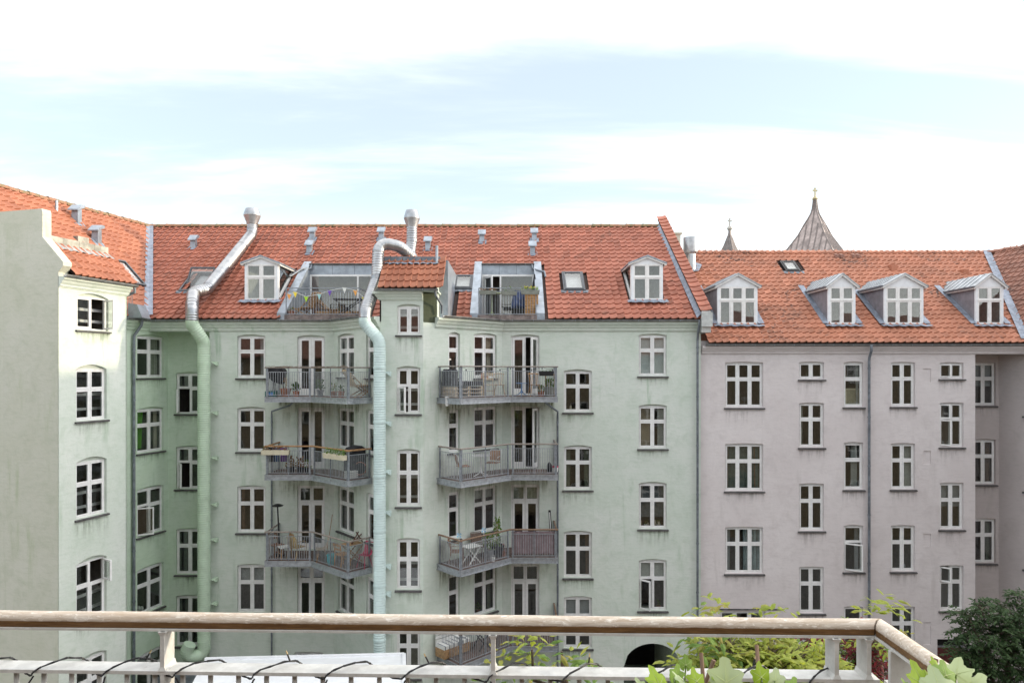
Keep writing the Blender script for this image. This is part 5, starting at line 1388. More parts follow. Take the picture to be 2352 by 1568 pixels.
chair('folded deck chair with pale blue fabric beside the pale blue duct', X_(828, 24.55), 24.7, z, 2.2, WD2, 'lounger', None, 'deck_chair')
# twig garland on the rail
rg = random.Random(5); m = MB()
gp = [Vector((p[0], p[1], .15)) for p in LP[:3]]
for a, b in zip(gp, gp[1:]):
    L = (b-a).length
    for k in range(int(L*26)):
        p = a.lerp(b, rg.random())+Vector((rg.uniform(-.02,.02), rg.uniform(.02,.06), rg.uniform(-.01,.03))); d = (b-a).normalized()*rg.uniform(.15,.35)+Vector((0,0,rg.uniform(-.035,.05)))
        m.bar(p, p+d, .011)
o = world_obj(m, 'twig_garland', plain('dry_twig', (.24,.19,.15), .9, var=.3)); tag(o, 'dry twig garland bound along the handrail of the barbecue balcony', 'garland')

# middle left balcony
z = DL[1]
planter('cream planter box with dry heather at the left end of the orange rail', (-9.20, 25.12), (-8.18, 25.12), -3.06, CREAM, LEAF2)
planter('cream planter box overflowing with green herbs at the rail corner', (-6.72, 24.45), (-5.78, 23.62), -3.08, CREAM, LEAF3, n=150, ph=.2)
planter('cream planter box on the side rail above the drainpipe', (-9.22, 25.3), (-9.22, 26.1), -3.1, CREAM, LEAF1)
t = thing('barbecue', 'barbecue under a black cover on the orange-railed balcony', 'barbecue', (X_(815, 24.6), 24.75, z), .8); M = WM[t]
MB().prism([(-.35,-.25,.12),(.35,-.25,.12),(.33,-.25,.95),(.1,-.25,1.12),(-.25,-.25,1.05),(-.36,-.25,.9)], (0,.5,0)).build('cover', BLK, t, M)
for sx in (-1, 1): MB().box(sx*.3-.02, sx*.3+.02, -.2, .2, 0, .12).build('leg', BLACK, t, M)
for i, (u, mt, lb) in enumerate(((625, BLK, 'black garment drying behind the cream planter'), (634, plain('denim', (.07,.12,.22), .9), 'blue jeans drying behind the cream planter'), (651, plain('violet_cloth', (.16,.08,.26), .9), 'violet cloth drying on the orange-railed balcony'))):
    x = X_(u, 25.6); m = MB(); n = 6
    for k in range(n+1):
        f = k/n; m.v += [(x-.14+.28*f, 25.6+.02*math.sin(k*2.1), z+.95), (x-.12+.24*f, 25.6+.04*math.sin(k*2.1+.5), z+.42)]
    m.f = [(2*k, 2*k+2, 2*k+3, 2*k+1) for k in range(n)]
    tag(world_obj(m, 'laundry', mt), lb, 'laundry', 'laundry on the orange-railed balcony')
o = world_obj(MB().tube([(X_(618, 25.6), 25.6, z+.96), (X_(660, 25.6), 25.6, z+.96)], .006, 5), 'clothes_line', WHP); tag(o, 'thin clothes line behind the cream planter box', 'clothes line')
pot('dark pot with rusty autumn leaves below the laundry', X_(668, 25.5), 25.5, z, .16, .25, BLACK, LEAF2, 90, .4, .18, .09)
pot('dark pot with brown leaves before the balcony door with orange rail', X_(690, 25.5), 25.5, z, .15, .25, BLACK, LEAF2, 80, .35, .17, .09)
pot('dark pot of pale grasses beside the open orange-railed corner', X_(706, 25.45), 25.5, z, .13, .22, BLACK, LEAF3, 40, .3, .13, .1)
t = thing('storage_box', 'pale lattice crate near the corner of the orange-railed balcony', 'box', (X_(806, 24.2), 24.25, z), .8); M = WM[t]
for k in range(4): MB().box(-.2,.2,-.13,.13,.02+.07*k,.065+.07*k).build('slat', WHP, t, M)
t = thing('garden_hose', 'coral garden hose hanging in a loop by the black barbecue cover', 'hose', (X_(828, 24.4), 24.35, z+.35)); M = WM[t]
MB().tube([(.22*math.cos(a*.35), .08*math.sin(a*.1), .22*math.sin(a*.35)) for a in range(-7, 8)], .012, 6).build('hose', plain('coral_rubber', (.55,.25,.18), .6), t, M, smooth=True)

# lower left balcony
z = DL[2]
t = thing('patio_heater', 'black patio heater with round reflector above the grey-railed balcony', 'heater', (X_(642, 25.9), 25.95, z)); M = WM[t]
MB().tube([(0,0,0), (-.03,0,.5), (-.09,0,1.85)], .03, 8).build('pole', BLACK, t, M, smooth=True)
MB().lathe([(0,1.90),(.05,1.86),(.20,1.87),(.22,1.89),(.1,1.95),(0,1.97)], 16, T(-.09,0,0), cap=False).build('reflector', BLACK, t, M, smooth=True)
MB().lathe([(.2,0),(.2,.06),(.05,.1)], 14).build('base', BLACK, t, M)
chair('wooden chair with brown slatted back at the far left of the lower left balcony', X_(634, 25.8), 25.85, z, .9, plain('brown_chair_wood', (.23,.12,.07), .6), 'wood')
chair('folding chair with pale seat under the patio heater', X_(652, 25.5), 25.55, z, -.9, WD1, 'wood', WHP)
chair('bamboo armchair before the door of the lower left balcony', X_(680, 25.45), 25.55, z, 2.6, plain('bamboo', (.42,.31,.16), .6), 'arm')
chair('beige moulded shell chair by the bend of the lower left rail', X_(738, 25.15), 25.2, z, -1.2, WD1, 'shell', BEIGE)
chair('honey-coloured wooden chair beside the turquoise bucket', X_(786, 24.45), 24.55, z, 2.5, WD3, 'wood')
chair('pink painted metal chair at the near corner of the lower left balcony', X_(836, 24.25), 24.35, z, -.6, PINKM, 'shell', PINKM)
t = thing('bucket', 'turquoise plastic bucket standing behind the lower left balusters', 'bucket', (X_(760, 24.65), 24.75, z)); M = WM[t]
MB().lathe([(.13,0),(.18,.34),(.19,.34),(.19,.36),(.17,.36),(.12,.02),(0,.02)], 16, cap=False).build('tub', TURQ, t, M, smooth=True)
MB().tube([(.18*math.cos(a), 0, .34+.1*math.sin(a)) for a in (0,.5,1,1.57,2.1,2.6,3.14)], .007, 5).build('handle', STEEL, t, M)
table('dark table carrying a drying frame on the lower left balcony', X_(808, 24.75), 24.85, z, .75, WD1, 'fold', .8, .5, .74)
t = thing('wooden_trestle', 'small dark wooden frame standing folded on the lower left table', 'trestle', (X_(820, 24.75), 24.8, z+.75), .7); M = WM[t]
for a, b in (((-.22,0,0),(.05,0,.42)), ((.22,0,0),(-.05,0,.42)), ((-.2,.08,0),(.22,.08,.3)), ((-.15,.02,.14),(.17,.02,.16))): MB().bar(a, b, .03).build('strut', plain('red_brown_wood', (.12,.05,.035), .7), t, M)
o = world_obj(MB().tube([(X_(754, 25.9), 25.6, z+.02), (X_(765, 26.1), 26.0, z+1.55)], .012, 6), 'broom_stick', WD1); tag(o, 'broom stick leaning on the bay wall above the lower left balcony', 'broom')

# upper right balcony
z = DR[0]
t = thing('pallet_sofa', 'black cushioned sofa built of pallets on the upper right balcony', 'sofa', (X_(1062, 24.6), 24.75, z), .78); M = WM[t]
for k in range(3):
    MB().box(-.7,.7,-.38,.38,.02+.13*k,.05+.13*k).build('pallet_board', WD2, t, M)
    for x in (-.6, 0, .6): MB().box(x-.06,x+.06,-.36,.36,.05+.13*k,.13+.13*k).build('pallet_block', WD2, t, M)
for x in (-.35, .35):
    MB().prism([(x-.33,-.36,.42),(x+.33,-.36,.42),(x+.34,-.36,.55),(x+.28,-.36,.58),(x-.28,-.36,.58),(x-.34,-.36,.55)], (0,.72,0)).build('seat_cushion', BLK, t, M)
for i in range(3):
    MB().prism([(-.72,-.4+.24*i,.45),(-.72,-.19+.24*i,.45),(-.72,-.17+.24*i,.92),(-.72,-.3+.24*i,1.02),(-.72,-.42+.24*i,.92)], (.16,0,0)).build('back_cushion', BLK, t, M)
chair('pale wooden folding chair in front of the upper right bay window', X_(1122, 25.2), 25.4, z, .1, WD2, 'wood')
chair('pale spindle-back chair beside the upper right balcony door', X_(1147, 25.5), 25.65, z, .1, WD2, 'spindle')
chair('wooden spindle-back chair under the hanging black planter', X_(1228, 25.5), 25.65, z, .2, WD3, 'spindle', WD1)
table('small bright blue folding table before the half-open door', X_(1198, 25.6), 25.7, z, .1, BLUE, 'tri', .42, .42, .5)
planter('black plastic planter hung on the upper right rail', (X_(1237, 25.24), 25.16), (X_(1272, 25.24), 25.16), -.16, BLACK, LEAF1, .17, .17, 8, .03)
t = thing('side_table', 'dark wooden stand with a grey planter at the right end of the upper balcony', 'stand', (X_(1264, 25.8), 25.95, z)); M = WM[t]
MB().box(-.2,.2,-.2,.2,.80,.84).build('top', WD1, t, M)
for sx in (-1,1):
    for sy in (-1,1): MB().box(sx*.17-.015,sx*.17+.015,sy*.17-.015,sy*.17+.015,0,.80).build('leg', WD1, t, M)
pot('square grey planter with upright grass below the dark stand', X_(1262, 25.5), 25.6, z, .2, .36, plain('grey_planter', (.22,.23,.2), .8), LEAF1, 70, .3, .17, .1)
pot('low brown pot with leafy plant beside the wooden chair legs', X_(1243, 25.45), 25.55, z, .13, .2, LAMP, LEAF1, 60, .22, .15, .08)
t = thing('paper_bag', 'peach paper bag on the sill behind the pale folding chair', 'bag', (X_(1113, 25.5), 25.75, z+.66)); M = WM[t]
MB().prism([(-.14,-.08,0),(.14,-.08,0),(.15,-.08,.2),(-.12,-.08,.22)], (0,.16,0)).build('bag_body', plain('peach_paper', (.55,.30,.20), .8), t, M); MB().box(-.2,-.14,-.06,.08,.02,.16).build('card', WHP, t, M)
t = thing('tea_towel', 'white towel hanging over the edge of the upper right balcony', 'towel', (X_(1027, 24.0), 24.02, z-.28), .8); M = WM[t]
m = MB(); n = 5
for k in range(n+1): f = k/n; m.v += [(-.09+.18*f, .03*math.sin(k*1.9), .34), (-.07+.13*f, -.03+.04*math.sin(k*1.9+1), 0)]
m.f = [(2*k, 2*k+2, 2*k+3, 2*k+1) for k in range(n)]; m.build('cloth', WHP, t, M)
t = thing('string_lights', 'dark string lights dangling along the upper right handrail', 'string lights', (0, 25.1, .1)); m = MB(); bl = MB().lathe([(0,-.05),(.02,-.04),(.026,-.015),(.012,.01),(.0,.012)], 8, cap=False).mesh('bulb', BLACK)
pts = []
sg = [Vector((p[0], p[1], 0)) for p in RPp[1:]]
for a, b in zip(sg, sg[1:]):
    for k in range(9): pts.append(a.lerp(b, k/9)+Vector((0,-.04, .16-.07*math.sin(math.pi*((k%3)/3)))))
world_obj(MB().tube(pts, .006, 4), 'cable', BLACK, t)
for k in range(1, len(pts), 2): link('bulb', bl, t, T(pts[k]+Vector((0,0,-.03))))

# middle right balcony
z = DR[1]
table('round white cafe table with curved pedestal feet', X_(1104, 24.75), 24.85, z, .2, ALU, 'pedestal', .72, .72, .76)
chair('aluminium armchair with wicker back left of the white cafe table', X_(1063, 24.2), 24.35, z, 1.9, ALU, 'arm', plain('wicker', (.30,.16,.09), .7))
chair('aluminium armchair with tan wicker back right of the white cafe table', X_(1132, 25.1), 25.3, z, -.35, ALU, 'arm', plain('tan_wicker', (.36,.21,.12), .7))
for u, lb, sc_ in ((1262, 'dark bottle-shaped lantern at the end of the cafe balcony', 1),):
    t = thing('lantern', lb, 'lantern', (X_(u, 25.9), 25.95, z)); M = WM[t]
    MB().lathe([(.09,0),(.1,.02),(.1,.24),(.05,.33),(.01,.37)], 10).build('body', BLACK, t, M, smooth=True)
t = thing('flower_pot', 'white pot with a red rim beside the dark lantern', 'pot', (X_(1275, 25.9), 25.9, z)); M = WM[t]
MB().lathe([(.1,0),(.125,.17),(.11,.17),(0,.15)], 12, cap=False).build('pot', WHP, t, M, smooth=True); MB().lathe([(.128,.17),(.13,.22),(.11,.22)], 12, cap=False).build('rim', PINKM, t, M)
# lower right balcony
z = DR[2]
table('white folding table with crossed legs on the mauve-screened balcony', X_(1083, 24.4), 24.5, z, .75, WHP, 'fold', .62, .48, .62)
chair('brown rattan armchair in front of the lower bay window', X_(1100, 25.0), 25.2, z, .5, RATT, 'arm', RATT)
chair('brown wooden armchair tucked behind the near corner post', X_(1048, 24.35), 24.45, z, 1.6, plain('brown_chair_wood', (.23,.12,.07)), 'arm', plain('brown_chair_wood', (.23,.12,.07)))
pot('grey bucket with a tall leafy plant and white bloom behind the rail', X_(1123, 24.95), 25.1, z, .18, .34, STEEL, LEAF3, 120, .6, .22, .1)
pot('big black tub with a climbing green plant on the mauve-screened balcony', X_(1141, 25.25), 25.4, z, .26, .42, BLK, LEAF3, 150, 1.05, .18, .1)
pot('small pot of pink flowers next to the black tub', X_(1156, 25.3), 25.4, z, .09, .14, LAMP, REDF, 40, .34, .09, .06)
t = thing('watering_can', 'little white watering can on the lower right deck', 'can', (X_(1132, 24.6), 24.75, z)); M = WM[t]
MB().lathe([(.07,0),(.075,.13),(.0,.13)], 10).build('can_body', WHP, t, M, smooth=True); MB().tube([(.07*math.cos(a), 0, .13+.1*math.sin(a)) for a in (0,.6,1.2,1.9,2.5,3.14)], .007, 5).build('handle', WHP, t, M)
m = MB(); n = 24; x0, x1 = -.02, 1.66
for k in range(n+1):
    f = k/n; x = x0+(x1-x0)*f; w_ = .012*math.sin(k*1.7)+.008*math.sin(k*3.9)
    for zz, s in ((z+.95, 1), (z+.6, 1.6), (z+.35, 1.2), (z+.12, 2)): m.v.append((x, 25.31+w_*s, zz+(.02*math.sin(k*2.3) if zz < z+.2 else 0)))
m.f = [(4*k+j, 4*k+4+j, 4*k+5+j, 4*k+1+j) for k in range(n) for j in range(3)]
o = world_obj(m, 'privacy_screen', MAUV, smooth=True); tag(o, 'mauve cloth privacy screen stretched behind the right balusters', 'screen')
for i, (X, Y, zr, lb) in enumerate(((-1.82, 23.48, -5.72, 'blue paper windmill on the corner of the brown handrail'), (-1.0, 24.26, -5.72, 'pale blue paper windmill beside the hanging lantern'))):
    t = thing('paper_windmill', lb, 'windmill', (X, Y, zr-.1)); M = WM[t]
    MB().tube([(0,0,0),(0,0,.18)], .006, 5).build('stick', WHP, t, M)
    for k in range(4):
        a = k*math.pi/2+.3; m = MB(); m.add([(0,0,.2),(.1*math.cos(a),-.01,.2+.1*math.sin(a)),(.1*math.cos(a+.8),-.035,.2+.1*math.sin(a+.8))],[(0,1,2)]); m.build('vane', PAPER, t, M)
t = thing('mirror_panel', 'black-framed panel leaning at the right end above the mauve screen', 'panel', (X_(1268, 26.3), 26.4, z), -.2); M = WM[t]
MB().prism([(-.05,0,0),(.05,0,0),(-.05,0,1.5),(-.14,0,1.5)], (0,.03,0)).build('frame', BLACK, t, M); MB().prism([(-.02,-.012,.1),(.02,-.012,.1),(-.075,-.012,1.42),(-.11,-.012,1.42)], (0,.01,0)).build('face', WHP, t, M)
# lowest right balcony
z = DR[3]
t = thing('garden_bench', 'wooden bench with striped cushions on the lowest right balcony', 'bench', (X_(1040, 24.35), 24.45, z), .78); M = WM[t]
MB().box(-.6,.6,-.25,.25,.06,.38).build('base', WD1, t, M); MB().box(-.6,.6,-.25,.25,.38,.5).build('cushion', WHP, t, M)
for k in range(6): MB().box(-.58+.2*k,-.53+.2*k,-.255,.255,.376,.505).build('stripe', STEELD, t, M)
for k in range(3): MB().box(-.6,.6,.2,.26,.5+.14*k,.6+.14*k).build('back_cushion', WHP, t, M)
table('dark folding table on the lowest right balcony', X_(1106, 24.9), 25.0, z, .7, BLACK, 'fold', .6, .5, .7)

# left roof terrace
zt = 2.15
chair('slatted wooden lounger lying at the left of the bunting terrace', X_(698, 27.2), 27.3, zt, -1.9, WD1, 'lounger', None, 'lounger')
chair('folding wooden chair standing upright on the bunting terrace', X_(752, 27.5), 27.7, zt, 1.9, WD1, 'lounger', None, 'folding_chair')
table('black slatted folding table on the bunting terrace', X_(797, 27.2), 27.3, zt, .1, BLACK, 'fold', 1.1, .6, .74)
MBx = thing('wooden_box', 'low wooden planter box behind the bunting terrace rail', 'box', (X_(775, 28.5), 28.6, zt)); M = WM[MBx]
for k in range(4): MB().box(-.9,.9,-.2,-.17,.01+.09*k,.09+.09*k).build('board', WD1, MBx, M)
MB().box(-.88,.88,-.17,.2,0,.3).build('core', WD1, MBx, M)
pot('terracotta pot at the left end of the bunting terrace', X_(668, 26.8), 26.85, zt, .15, .22, LAMP, LEAF1, 20, .15, .1, .06)
t = thing('bunting', 'string of coloured pennants along the left roof terrace rail', 'bunting', (-7.3, 26.5, 3.2)); nn = 8
cols = [('orange_pennant',(.75,.32,.08)), ('yellow_pennant',(.80,.62,.05)), ('lime_pennant',(.36,.62,.03)), ('mint_pennant',(.35,.62,.62)), ('violet_pennant',(.16,.07,.42)), ('white_pennant',(.75,.75,.72)), ('apricot_pennant',(.80,.36,.08)), ('mustard_pennant',(.6,.5,.05))]
us = [664, 678, 703, 733, 757, 791, 816, 836]; vs_ = [676, 671, 681, 676, 667, 661, 667, 683]
pp = [ray(u, v, 26.42) for u, v in zip(us, vs_)]
world_obj(MB().tube(pp, .008, 5), 'cord', WHP, t)
for (nm, c_), p in zip(cols, pp):
    m = MB(); m.prism([p+Vector((-.085,0,.02)), p+Vector((.085,0,0)), p+Vector((.01,-.02,-.22))], (0,.004,0)); world_obj(m, 'pennant', plain(nm, c_, .8, var=.04), t)
# right roof terrace
table('round green enamel table on the right roof terrace', X_(1130, 27.0), 27.1, zt, 0, LIME, 'pedestal', .75, .75, .95)
chair('chair draped with navy blankets on the right roof terrace', X_(1194, 27.0), 27.15, zt, .3, BLACK, 'wood', NAVY)
t = thing('blanket', 'navy blanket hung over a chair back on the right roof terrace', 'blanket', (X_(1194, 27.1), 27.2, zt+.35), .3); M = WM[t]
m = MB(); n = 8
for k in range(n+1): f = k/n; m.v += [(-.14+.3*f, .24, .75+.02*math.sin(k*2)), (-.3+.62*f, .02+.03*math.sin(k*1.8), .42), (-.42+.72*f, -.16+.04*math.sin(k*1.8), 0)]
m.f = [(3*k+j, 3*k+3+j, 3*k+4+j, 3*k+1+j) for k in range(n) for j in (0,1)]; m.build('cloth', NAVY, t, M, smooth=True)
t = thing('wooden_cabinet', 'slatted wooden cabinet at the right of the right roof terrace', 'cabinet', (X_(1221, 27.1), 27.2, zt)); M = WM[t]
for k in range(9): MB().box(-.26,.26,-.2,-.175,.02+.105*k,.105+.105*k).build('slat', WD3, t, M)
MB().box(-.25,.25,-.174,.2,0,.95).build('carcass', WD1, t, M)
t = thing('parasol', 'folded dark parasol behind the right roof terrace', 'parasol', (X_(1228, 28.6), 28.7, zt)); M = WM[t]
MB().tube([(0,0,0),(0,0,1.2)], .02, 8).build('pole', BLACK, t, M); MB().lathe([(.04,.95),(.13,1.0),(.09,1.5),(.02,1.95)], 10).build('canopy', BLK, t, M, smooth=True)
planter('long planter with dry grass on the left of the right terrace rail', (X_(1100, 26.4), 26.42), (X_(1141, 26.4), 26.42), 2.98, plain('grey_planter', (.22,.23,.2)), LEAF2, .15, .16, 40, .1)
planter('grey planter with yellow flowers on the right terrace rail', (X_(1196, 26.4), 26.42), (X_(1240, 26.4), 26.42), 2.98, plain('grey_planter', (.22,.23,.2)), LEAF3, .17, .16, 60, .14, FLW)
planter('bare grey planter with one tuft in the middle of the right terrace rail', (X_(1150, 26.4), 26.42), (X_(1188, 26.4), 26.42), 2.95, plain('grey_planter', (.22,.23,.2)), LEAF1, .15, .16, 10, .2)

# curtains, blinds and small things behind the panes
def hang(wall, u0, u1, v0, v1, mat, label, name='curtain', cat='curtain', wavy=.03, depth=.28, taper=0):
    a0, a1 = wall.su(u0), wall.su(u1); Yc = wall.Y((a0+a1)/2); zt_, zb_ = zat(v0, Yc), zat(v1, Yc); m = MB(); n = 14
    for k in range(n+1):
        f = k/n; a = a0+(a1-a0)*f; aa = a0+(a1-a0)*f*(1-taper)
        for aq, zz in ((a, zt_), (aa, zb_)):
            p = wall.o+wall.d*aq+wall.n*(depth+wavy*math.sin(k*2.2)); m.v.append((p.x, p.y, zz))
    m.f = [(2*k, 2*k+2, 2*k+3, 2*k+1) for k in range(n)]
    return tag(world_obj(m, name, mat, smooth=True), label, cat)
NET = plain('net_curtain', (.55,.56,.54), .9, var=.06); GCUR = plain('vivid_green_curtain', (.12,.42,.02), .8); OLIV = plain('olive_curtain', (.30,.31,.24), .9); BLND = plain('white_roller_blind', (.62,.66,.66), .8, var=.03); TAN = plain('tan_blind', (.45,.36,.26), .9, var=.05)
hang(wr, 1470, 1529, 772, 861, BLND, 'white roller blind pulled down in the top right window', 'roller_blind', 'blind', .0, .22)
hang(wr, 1470, 1496, 934, 1028, TAN, 'tan blind in the left half of the second right window', 'roller_blind', 'blind', 0, .3)
hang(wr, 1513, 1529, 934, 1028, NET, 'white curtain at the side of the second right window')
hang(wr, 1472, 1527, 1289, 1327, BLND, 'half lowered white slatted blind above the open right sash', 'roller_blind', 'blind', 0, .25)
hang(wr, 1472, 1527, 1112, 1190, plain('dark_slat_blind', (.16,.17,.18), .8), 'dark slatted blind in the third right window', 'roller_blind', 'blind', 0, .3)
hang(wk, 326, 340, 941, 1030, GCUR, 'vivid green curtain gathered in the wing window', wavy=.05, taper=.25)
hang(wk, 350, 372, 775, 862, OLIV, 'thin grey curtain in the top wing window')
hang(wl_, 548, 606, 1300, 1345, plain('dove_blind', (.45,.45,.45), .8), 'grey roller blind half down in the lowest left window', 'roller_blind', 'blind', 0, .25)
hang(wr, 1177, 1237, 1117, 1153, plain('frosted_film', (.42,.45,.38), .8), 'pale frosted film on the transom above the mauve-screened balcony', 'window_film', 'film', 0, .2)
hang(wpk, 1712, 1750, 1213, 1312, plain('pale_blue_curtain', (.42,.50,.52), .9), 'pale blue curtain in the widest lower pink window')
hang(wpk, 1670, 1748, 1022, 1122, plain('sage_curtain', (.16,.19,.17), .9), 'dim sage curtains in the widest middle pink window')
hang(wpk, 1962, 1976, 1022, 1118, NET, 'net curtain at the right of the narrow pink window')
hang(wpk, 2078, 2099, 1022, 1119, NET, 'pale curtain in the pink window right of the drainpipe')
hang(wcl, 778, 790, 772, 862, NET, 'grey net curtain in the upper left bay window')
# sill ornaments
t = thing('candelabrum', 'small seven-branched candelabrum standing in the wide top pink window', 'candelabrum', (xat(1711, 26.9), 26.98, zat(931, 26.98))); M = WM[t]
MB().tube([(0,0,0),(0,0,.36)], .008, 6).build('stem', STEEL, t, M); MB().lathe([(.06,0),(.05,.02),(.01,.05)], 10).build('foot', STEEL, t, M)
for r in (.04,.08,.12): MB().tube([(r*math.cos(a), 0, .34+r*math.sin(a)*1.3) for a in (3.14,3.6,4.1,4.71,5.3,5.8,6.28)], .006, 5).build('branch', STEEL, t, M)
t = thing('picture_frame', 'gilt picture frame leaning in the narrow top pink window', 'picture frame', (xat(1960, 27.0), 27.02, zat(931, 27.0))); M = WM[t] @ RX(-.08)
for q in ((-.3,.3,0,.06),(-.3,.3,.62,.68)): MB().box(q[0],q[1],0,.03,q[2],q[3]).build('rail', CREAM, t, M)
for q in ((-.3,-.24),(.24,.3)): MB().box(q[0],q[1],0,.03,.06,.62).build('stile', CREAM, t, M)
MB().box(-.24,.24,.01,.02,.06,.62).build('picture', plain('picture_tan', (.36,.32,.22), .7), t, M)
for u, v, wY, lb in ((1484, 1210, 26.98, 'round potted shrub on the sill behind the left dark slatted pane'), (1512, 1210, 26.98, 'spiky potted plant on the sill behind the right dark slatted pane')):
    pot(lb, xat(u, wY), wY, zat(v, wY), .08, .13, WHP, LEAF1, 60, .16, .1, .06, group='plants on window sills')
pot('terracotta pot with a cactus behind the open lowest right window', xat(1513, 26.98), 26.98, zat(1398, 26.98), .09, .14, LAMP, LEAF1, 30, .2, .06, .07, group='plants on window sills')
pot('bright green plant inside the lowest bay window', xat(1098, 26.2), 26.3, zat(1404, 26.3), .09, .1, LAMP, LEAF3, 60, .2, .13, .07, group='plants on window sills')
# ------------------------------------------------------------------ foreground balcony: rail, cable, plants
def handwood():
    m, nt, b = newmat('weathered_teak'); ob = node(nt, 'ShaderNodeTexCoord'); sp = node(nt, 'ShaderNodeSeparateXYZ'); nt.links.new(ob.outputs['Object'], sp.inputs[0])
    gr = noise(nt, posvec(nt, (5, 26, 60)), 2.2, 7, .7, .8); fl = noise(nt, posvec(nt, (20, 60, 60)), 1.6, 5, .65, 1.2); big = noise(nt, posvec(nt, (1.6, 5, 5)), 1.2, 4)
    grey = mixc(nt, ramp(nt, gr, .3, .72), (.38,.30,.225), (.58,.515,.44)); grey = mixc(nt, ramp(nt, fl, .52, .68), grey, (.72,.67,.60))
    grey = mixc(nt, mmath(nt, 'MULTIPLY', ramp(nt, big, .5, .7), .5), grey, (.42,.31,.21))
    brown = mixc(nt, ramp(nt, gr, .35, .7), (.115,.055,.016), (.235,.125,.042)); brown = mixc(nt, mmath(nt, 'MULTIPLY', ramp(nt, big, .45, .7), .5), brown, (.30,.18,.09))
    edge = mmath(nt, 'ADD', sp.outputs[2], mmath(nt, 'MULTIPLY', mmath(nt, 'SUBTRACT', fl, .5), .004))
    nt.links.new(mixc(nt, ramp(nt, edge, .0165, .0195), brown, grey), b.inputs['Base Color'])
    b.inputs['Roughness'].default_value = .75; bump(nt, b, mmath(nt, 'ADD', gr, fl), .35, .003); return m
TEAK = handwood()
def railsteel():
    m, nt, b = newmat('chalky_galvanised_bar'); v = posvec(nt)
    c = mixc(nt, ramp(nt, noise(nt, v, 22, 6, .65), .35, .7), (.50,.495,.47), (.62,.615,.59)); c = mixc(nt, mmath(nt, 'MULTIPLY', ramp(nt, noise(nt, v, 60, 5, .7), .56, .75), .5), c, (.33,.31,.27))
    nt.links.new(c, b.inputs['Base Color']); b.inputs['Metallic'].default_value = .15; b.inputs['Roughness'].default_value = .6
    bump(nt, b, noise(nt, v, 80, 4), .2, .002); return m
RSTEEL = railsteel()
ra, rc = Vector((-2.3, 2.045)), Vector((1.050, 1.955)); rd = (rc-ra).normalized(); rn = Vector((rd.y, -rd.x))
ZT = -.708
rail = thing('balcony_railing', 'foreground balcony railing with weathered round wooden handrail and pale steel bars', 'railing', (0, 2.0, -1.75))
hp_ = [(-.022, 0), (-.022, .018), (-.020, .028), (-.0145, .0355), (-.006, .0392), (.003, .040), (.011, .0382), (.0175, .033), (.0208, .0265), (.0222, .0205), (.0215, .0185), (.021, .002), (.0195, 0)]
prof = [(o, ZT-.040+z) for o, z in hp_]
corner_in = Vector((1.050, 1.955))
def hand(P0, P1, cut0=0.0, cut1=0.0):
    d = (P1-P0).normalized(); n = Vector((d.y, -d.x)); m = MB(); k = len(prof); N = 30
    for i in range(N+1):
        f = i/N
        for o, z in prof:
            s0, s1 = cut0*o, cut1*o          # mitred ends
            L = (P1-P0).length; s = s0+(L-s0+s1)*f
            p = P0+d*s+n*o; m.v.append((p.x, p.y, z+.0006*math.sin(i*1.3)))
    for i in range(N):
        for j in range(k): m.f.append((i*k+j, (i+1)*k+j, (i+1)*k+(j+1)%k, i*k+(j+1)%k))
    m.f.append(tuple(range(k))); m.f.append(tuple(N*k+j for j in range(k))[::-1])
    return world_obj(m, 'handrail', TEAK, rail, smooth=True, origin=((P0.x+P1.x)/2, (P0.y+P1.y)/2, ZT-.040))
hand(ra, corner_in-rd*.003, 0, -1.0)
hand(corner_in+Vector((0, -.003)), Vector((1.062, .25)), 1.0, 0)
def flat(P0, P1, w, z0, z1, name):
    d = (P1-P0).normalized(); n = Vector((d.y, -d.x))
    a, b, c_, e = P0+n*w/2, P1+n*w/2, P1-n*w/2, P0-n*w/2
    m = MB(); m.prism([(a.x, a.y, z0), (b.x, b.y, z0), (c_.x, c_.y, z0), (e.x, e.y, z0)], (0, 0, z1-z0)); return world_obj(m, name, RSTEEL, rail)
flat(ra, corner_in+rd*.02, .05, ZT-.047, ZT-.0405, 'top_bar')
flat(corner_in+Vector((0, .02)), Vector((1.062, .25)), .05, ZT-.0472, ZT-.0408, 'top_bar')
ZL = -.868
lo_end = corner_in-rd*.012
flat(ra, lo_end, .062, ZL-.010, ZL, 'lower_bar')
flat(corner_in+Vector((.03, -.03)), Vector((1.09, .25)), .062, ZL-.010, ZL, 'lower_bar')
def xl(u): return xat(u, 1.99)
for x in (-1.985, -1.015, -.0545, .918, 1.008):
    y = ra.y+(x-ra.x)*rd.y/rd.x; m = MB()
    m.box(-.006, .006, -.03, .03, -1.75, ZT-.047, T(x, y, 0))
    for zz, s in ((ZL, 1), (ZT-.047, -1)):         # weld fillets
        m.prism([(x-.012, y-.033, zz), (x+.012, y-.033, zz), (x+.006, y-.03, zz+s*.012), (x-.006, y-.03, zz+s*.012)], (0, .064, 0))
    world_obj(m, 'post', RSTEEL, rail)
m = MB(); px_ = 1.055; m.box(px_-.032, px_+.03, 1.845, 1.857, -1.75, ZT-.048); world_obj(m, 'post', RSTEEL, rail)
bal = MB().tube([(0,0,0), (0,0,.86)], .0072, 10).mesh('baluster', RSTEEL); bal.shade_smooth()
x = -1.80
while x < 1.0:
    if min(abs(x-q) for q in (-1.015, -.0545, .918, 1.008)) > .02:
        y = ra.y+(x-ra.x)*rd.y/rd.x; link('baluster', bal, rail, T(x, y, -1.74))
    x += .0831
dk = thing('balcony_floor', 'timber deck of the foreground balcony below the railing', 'balcony', (0, .3, -1.85))
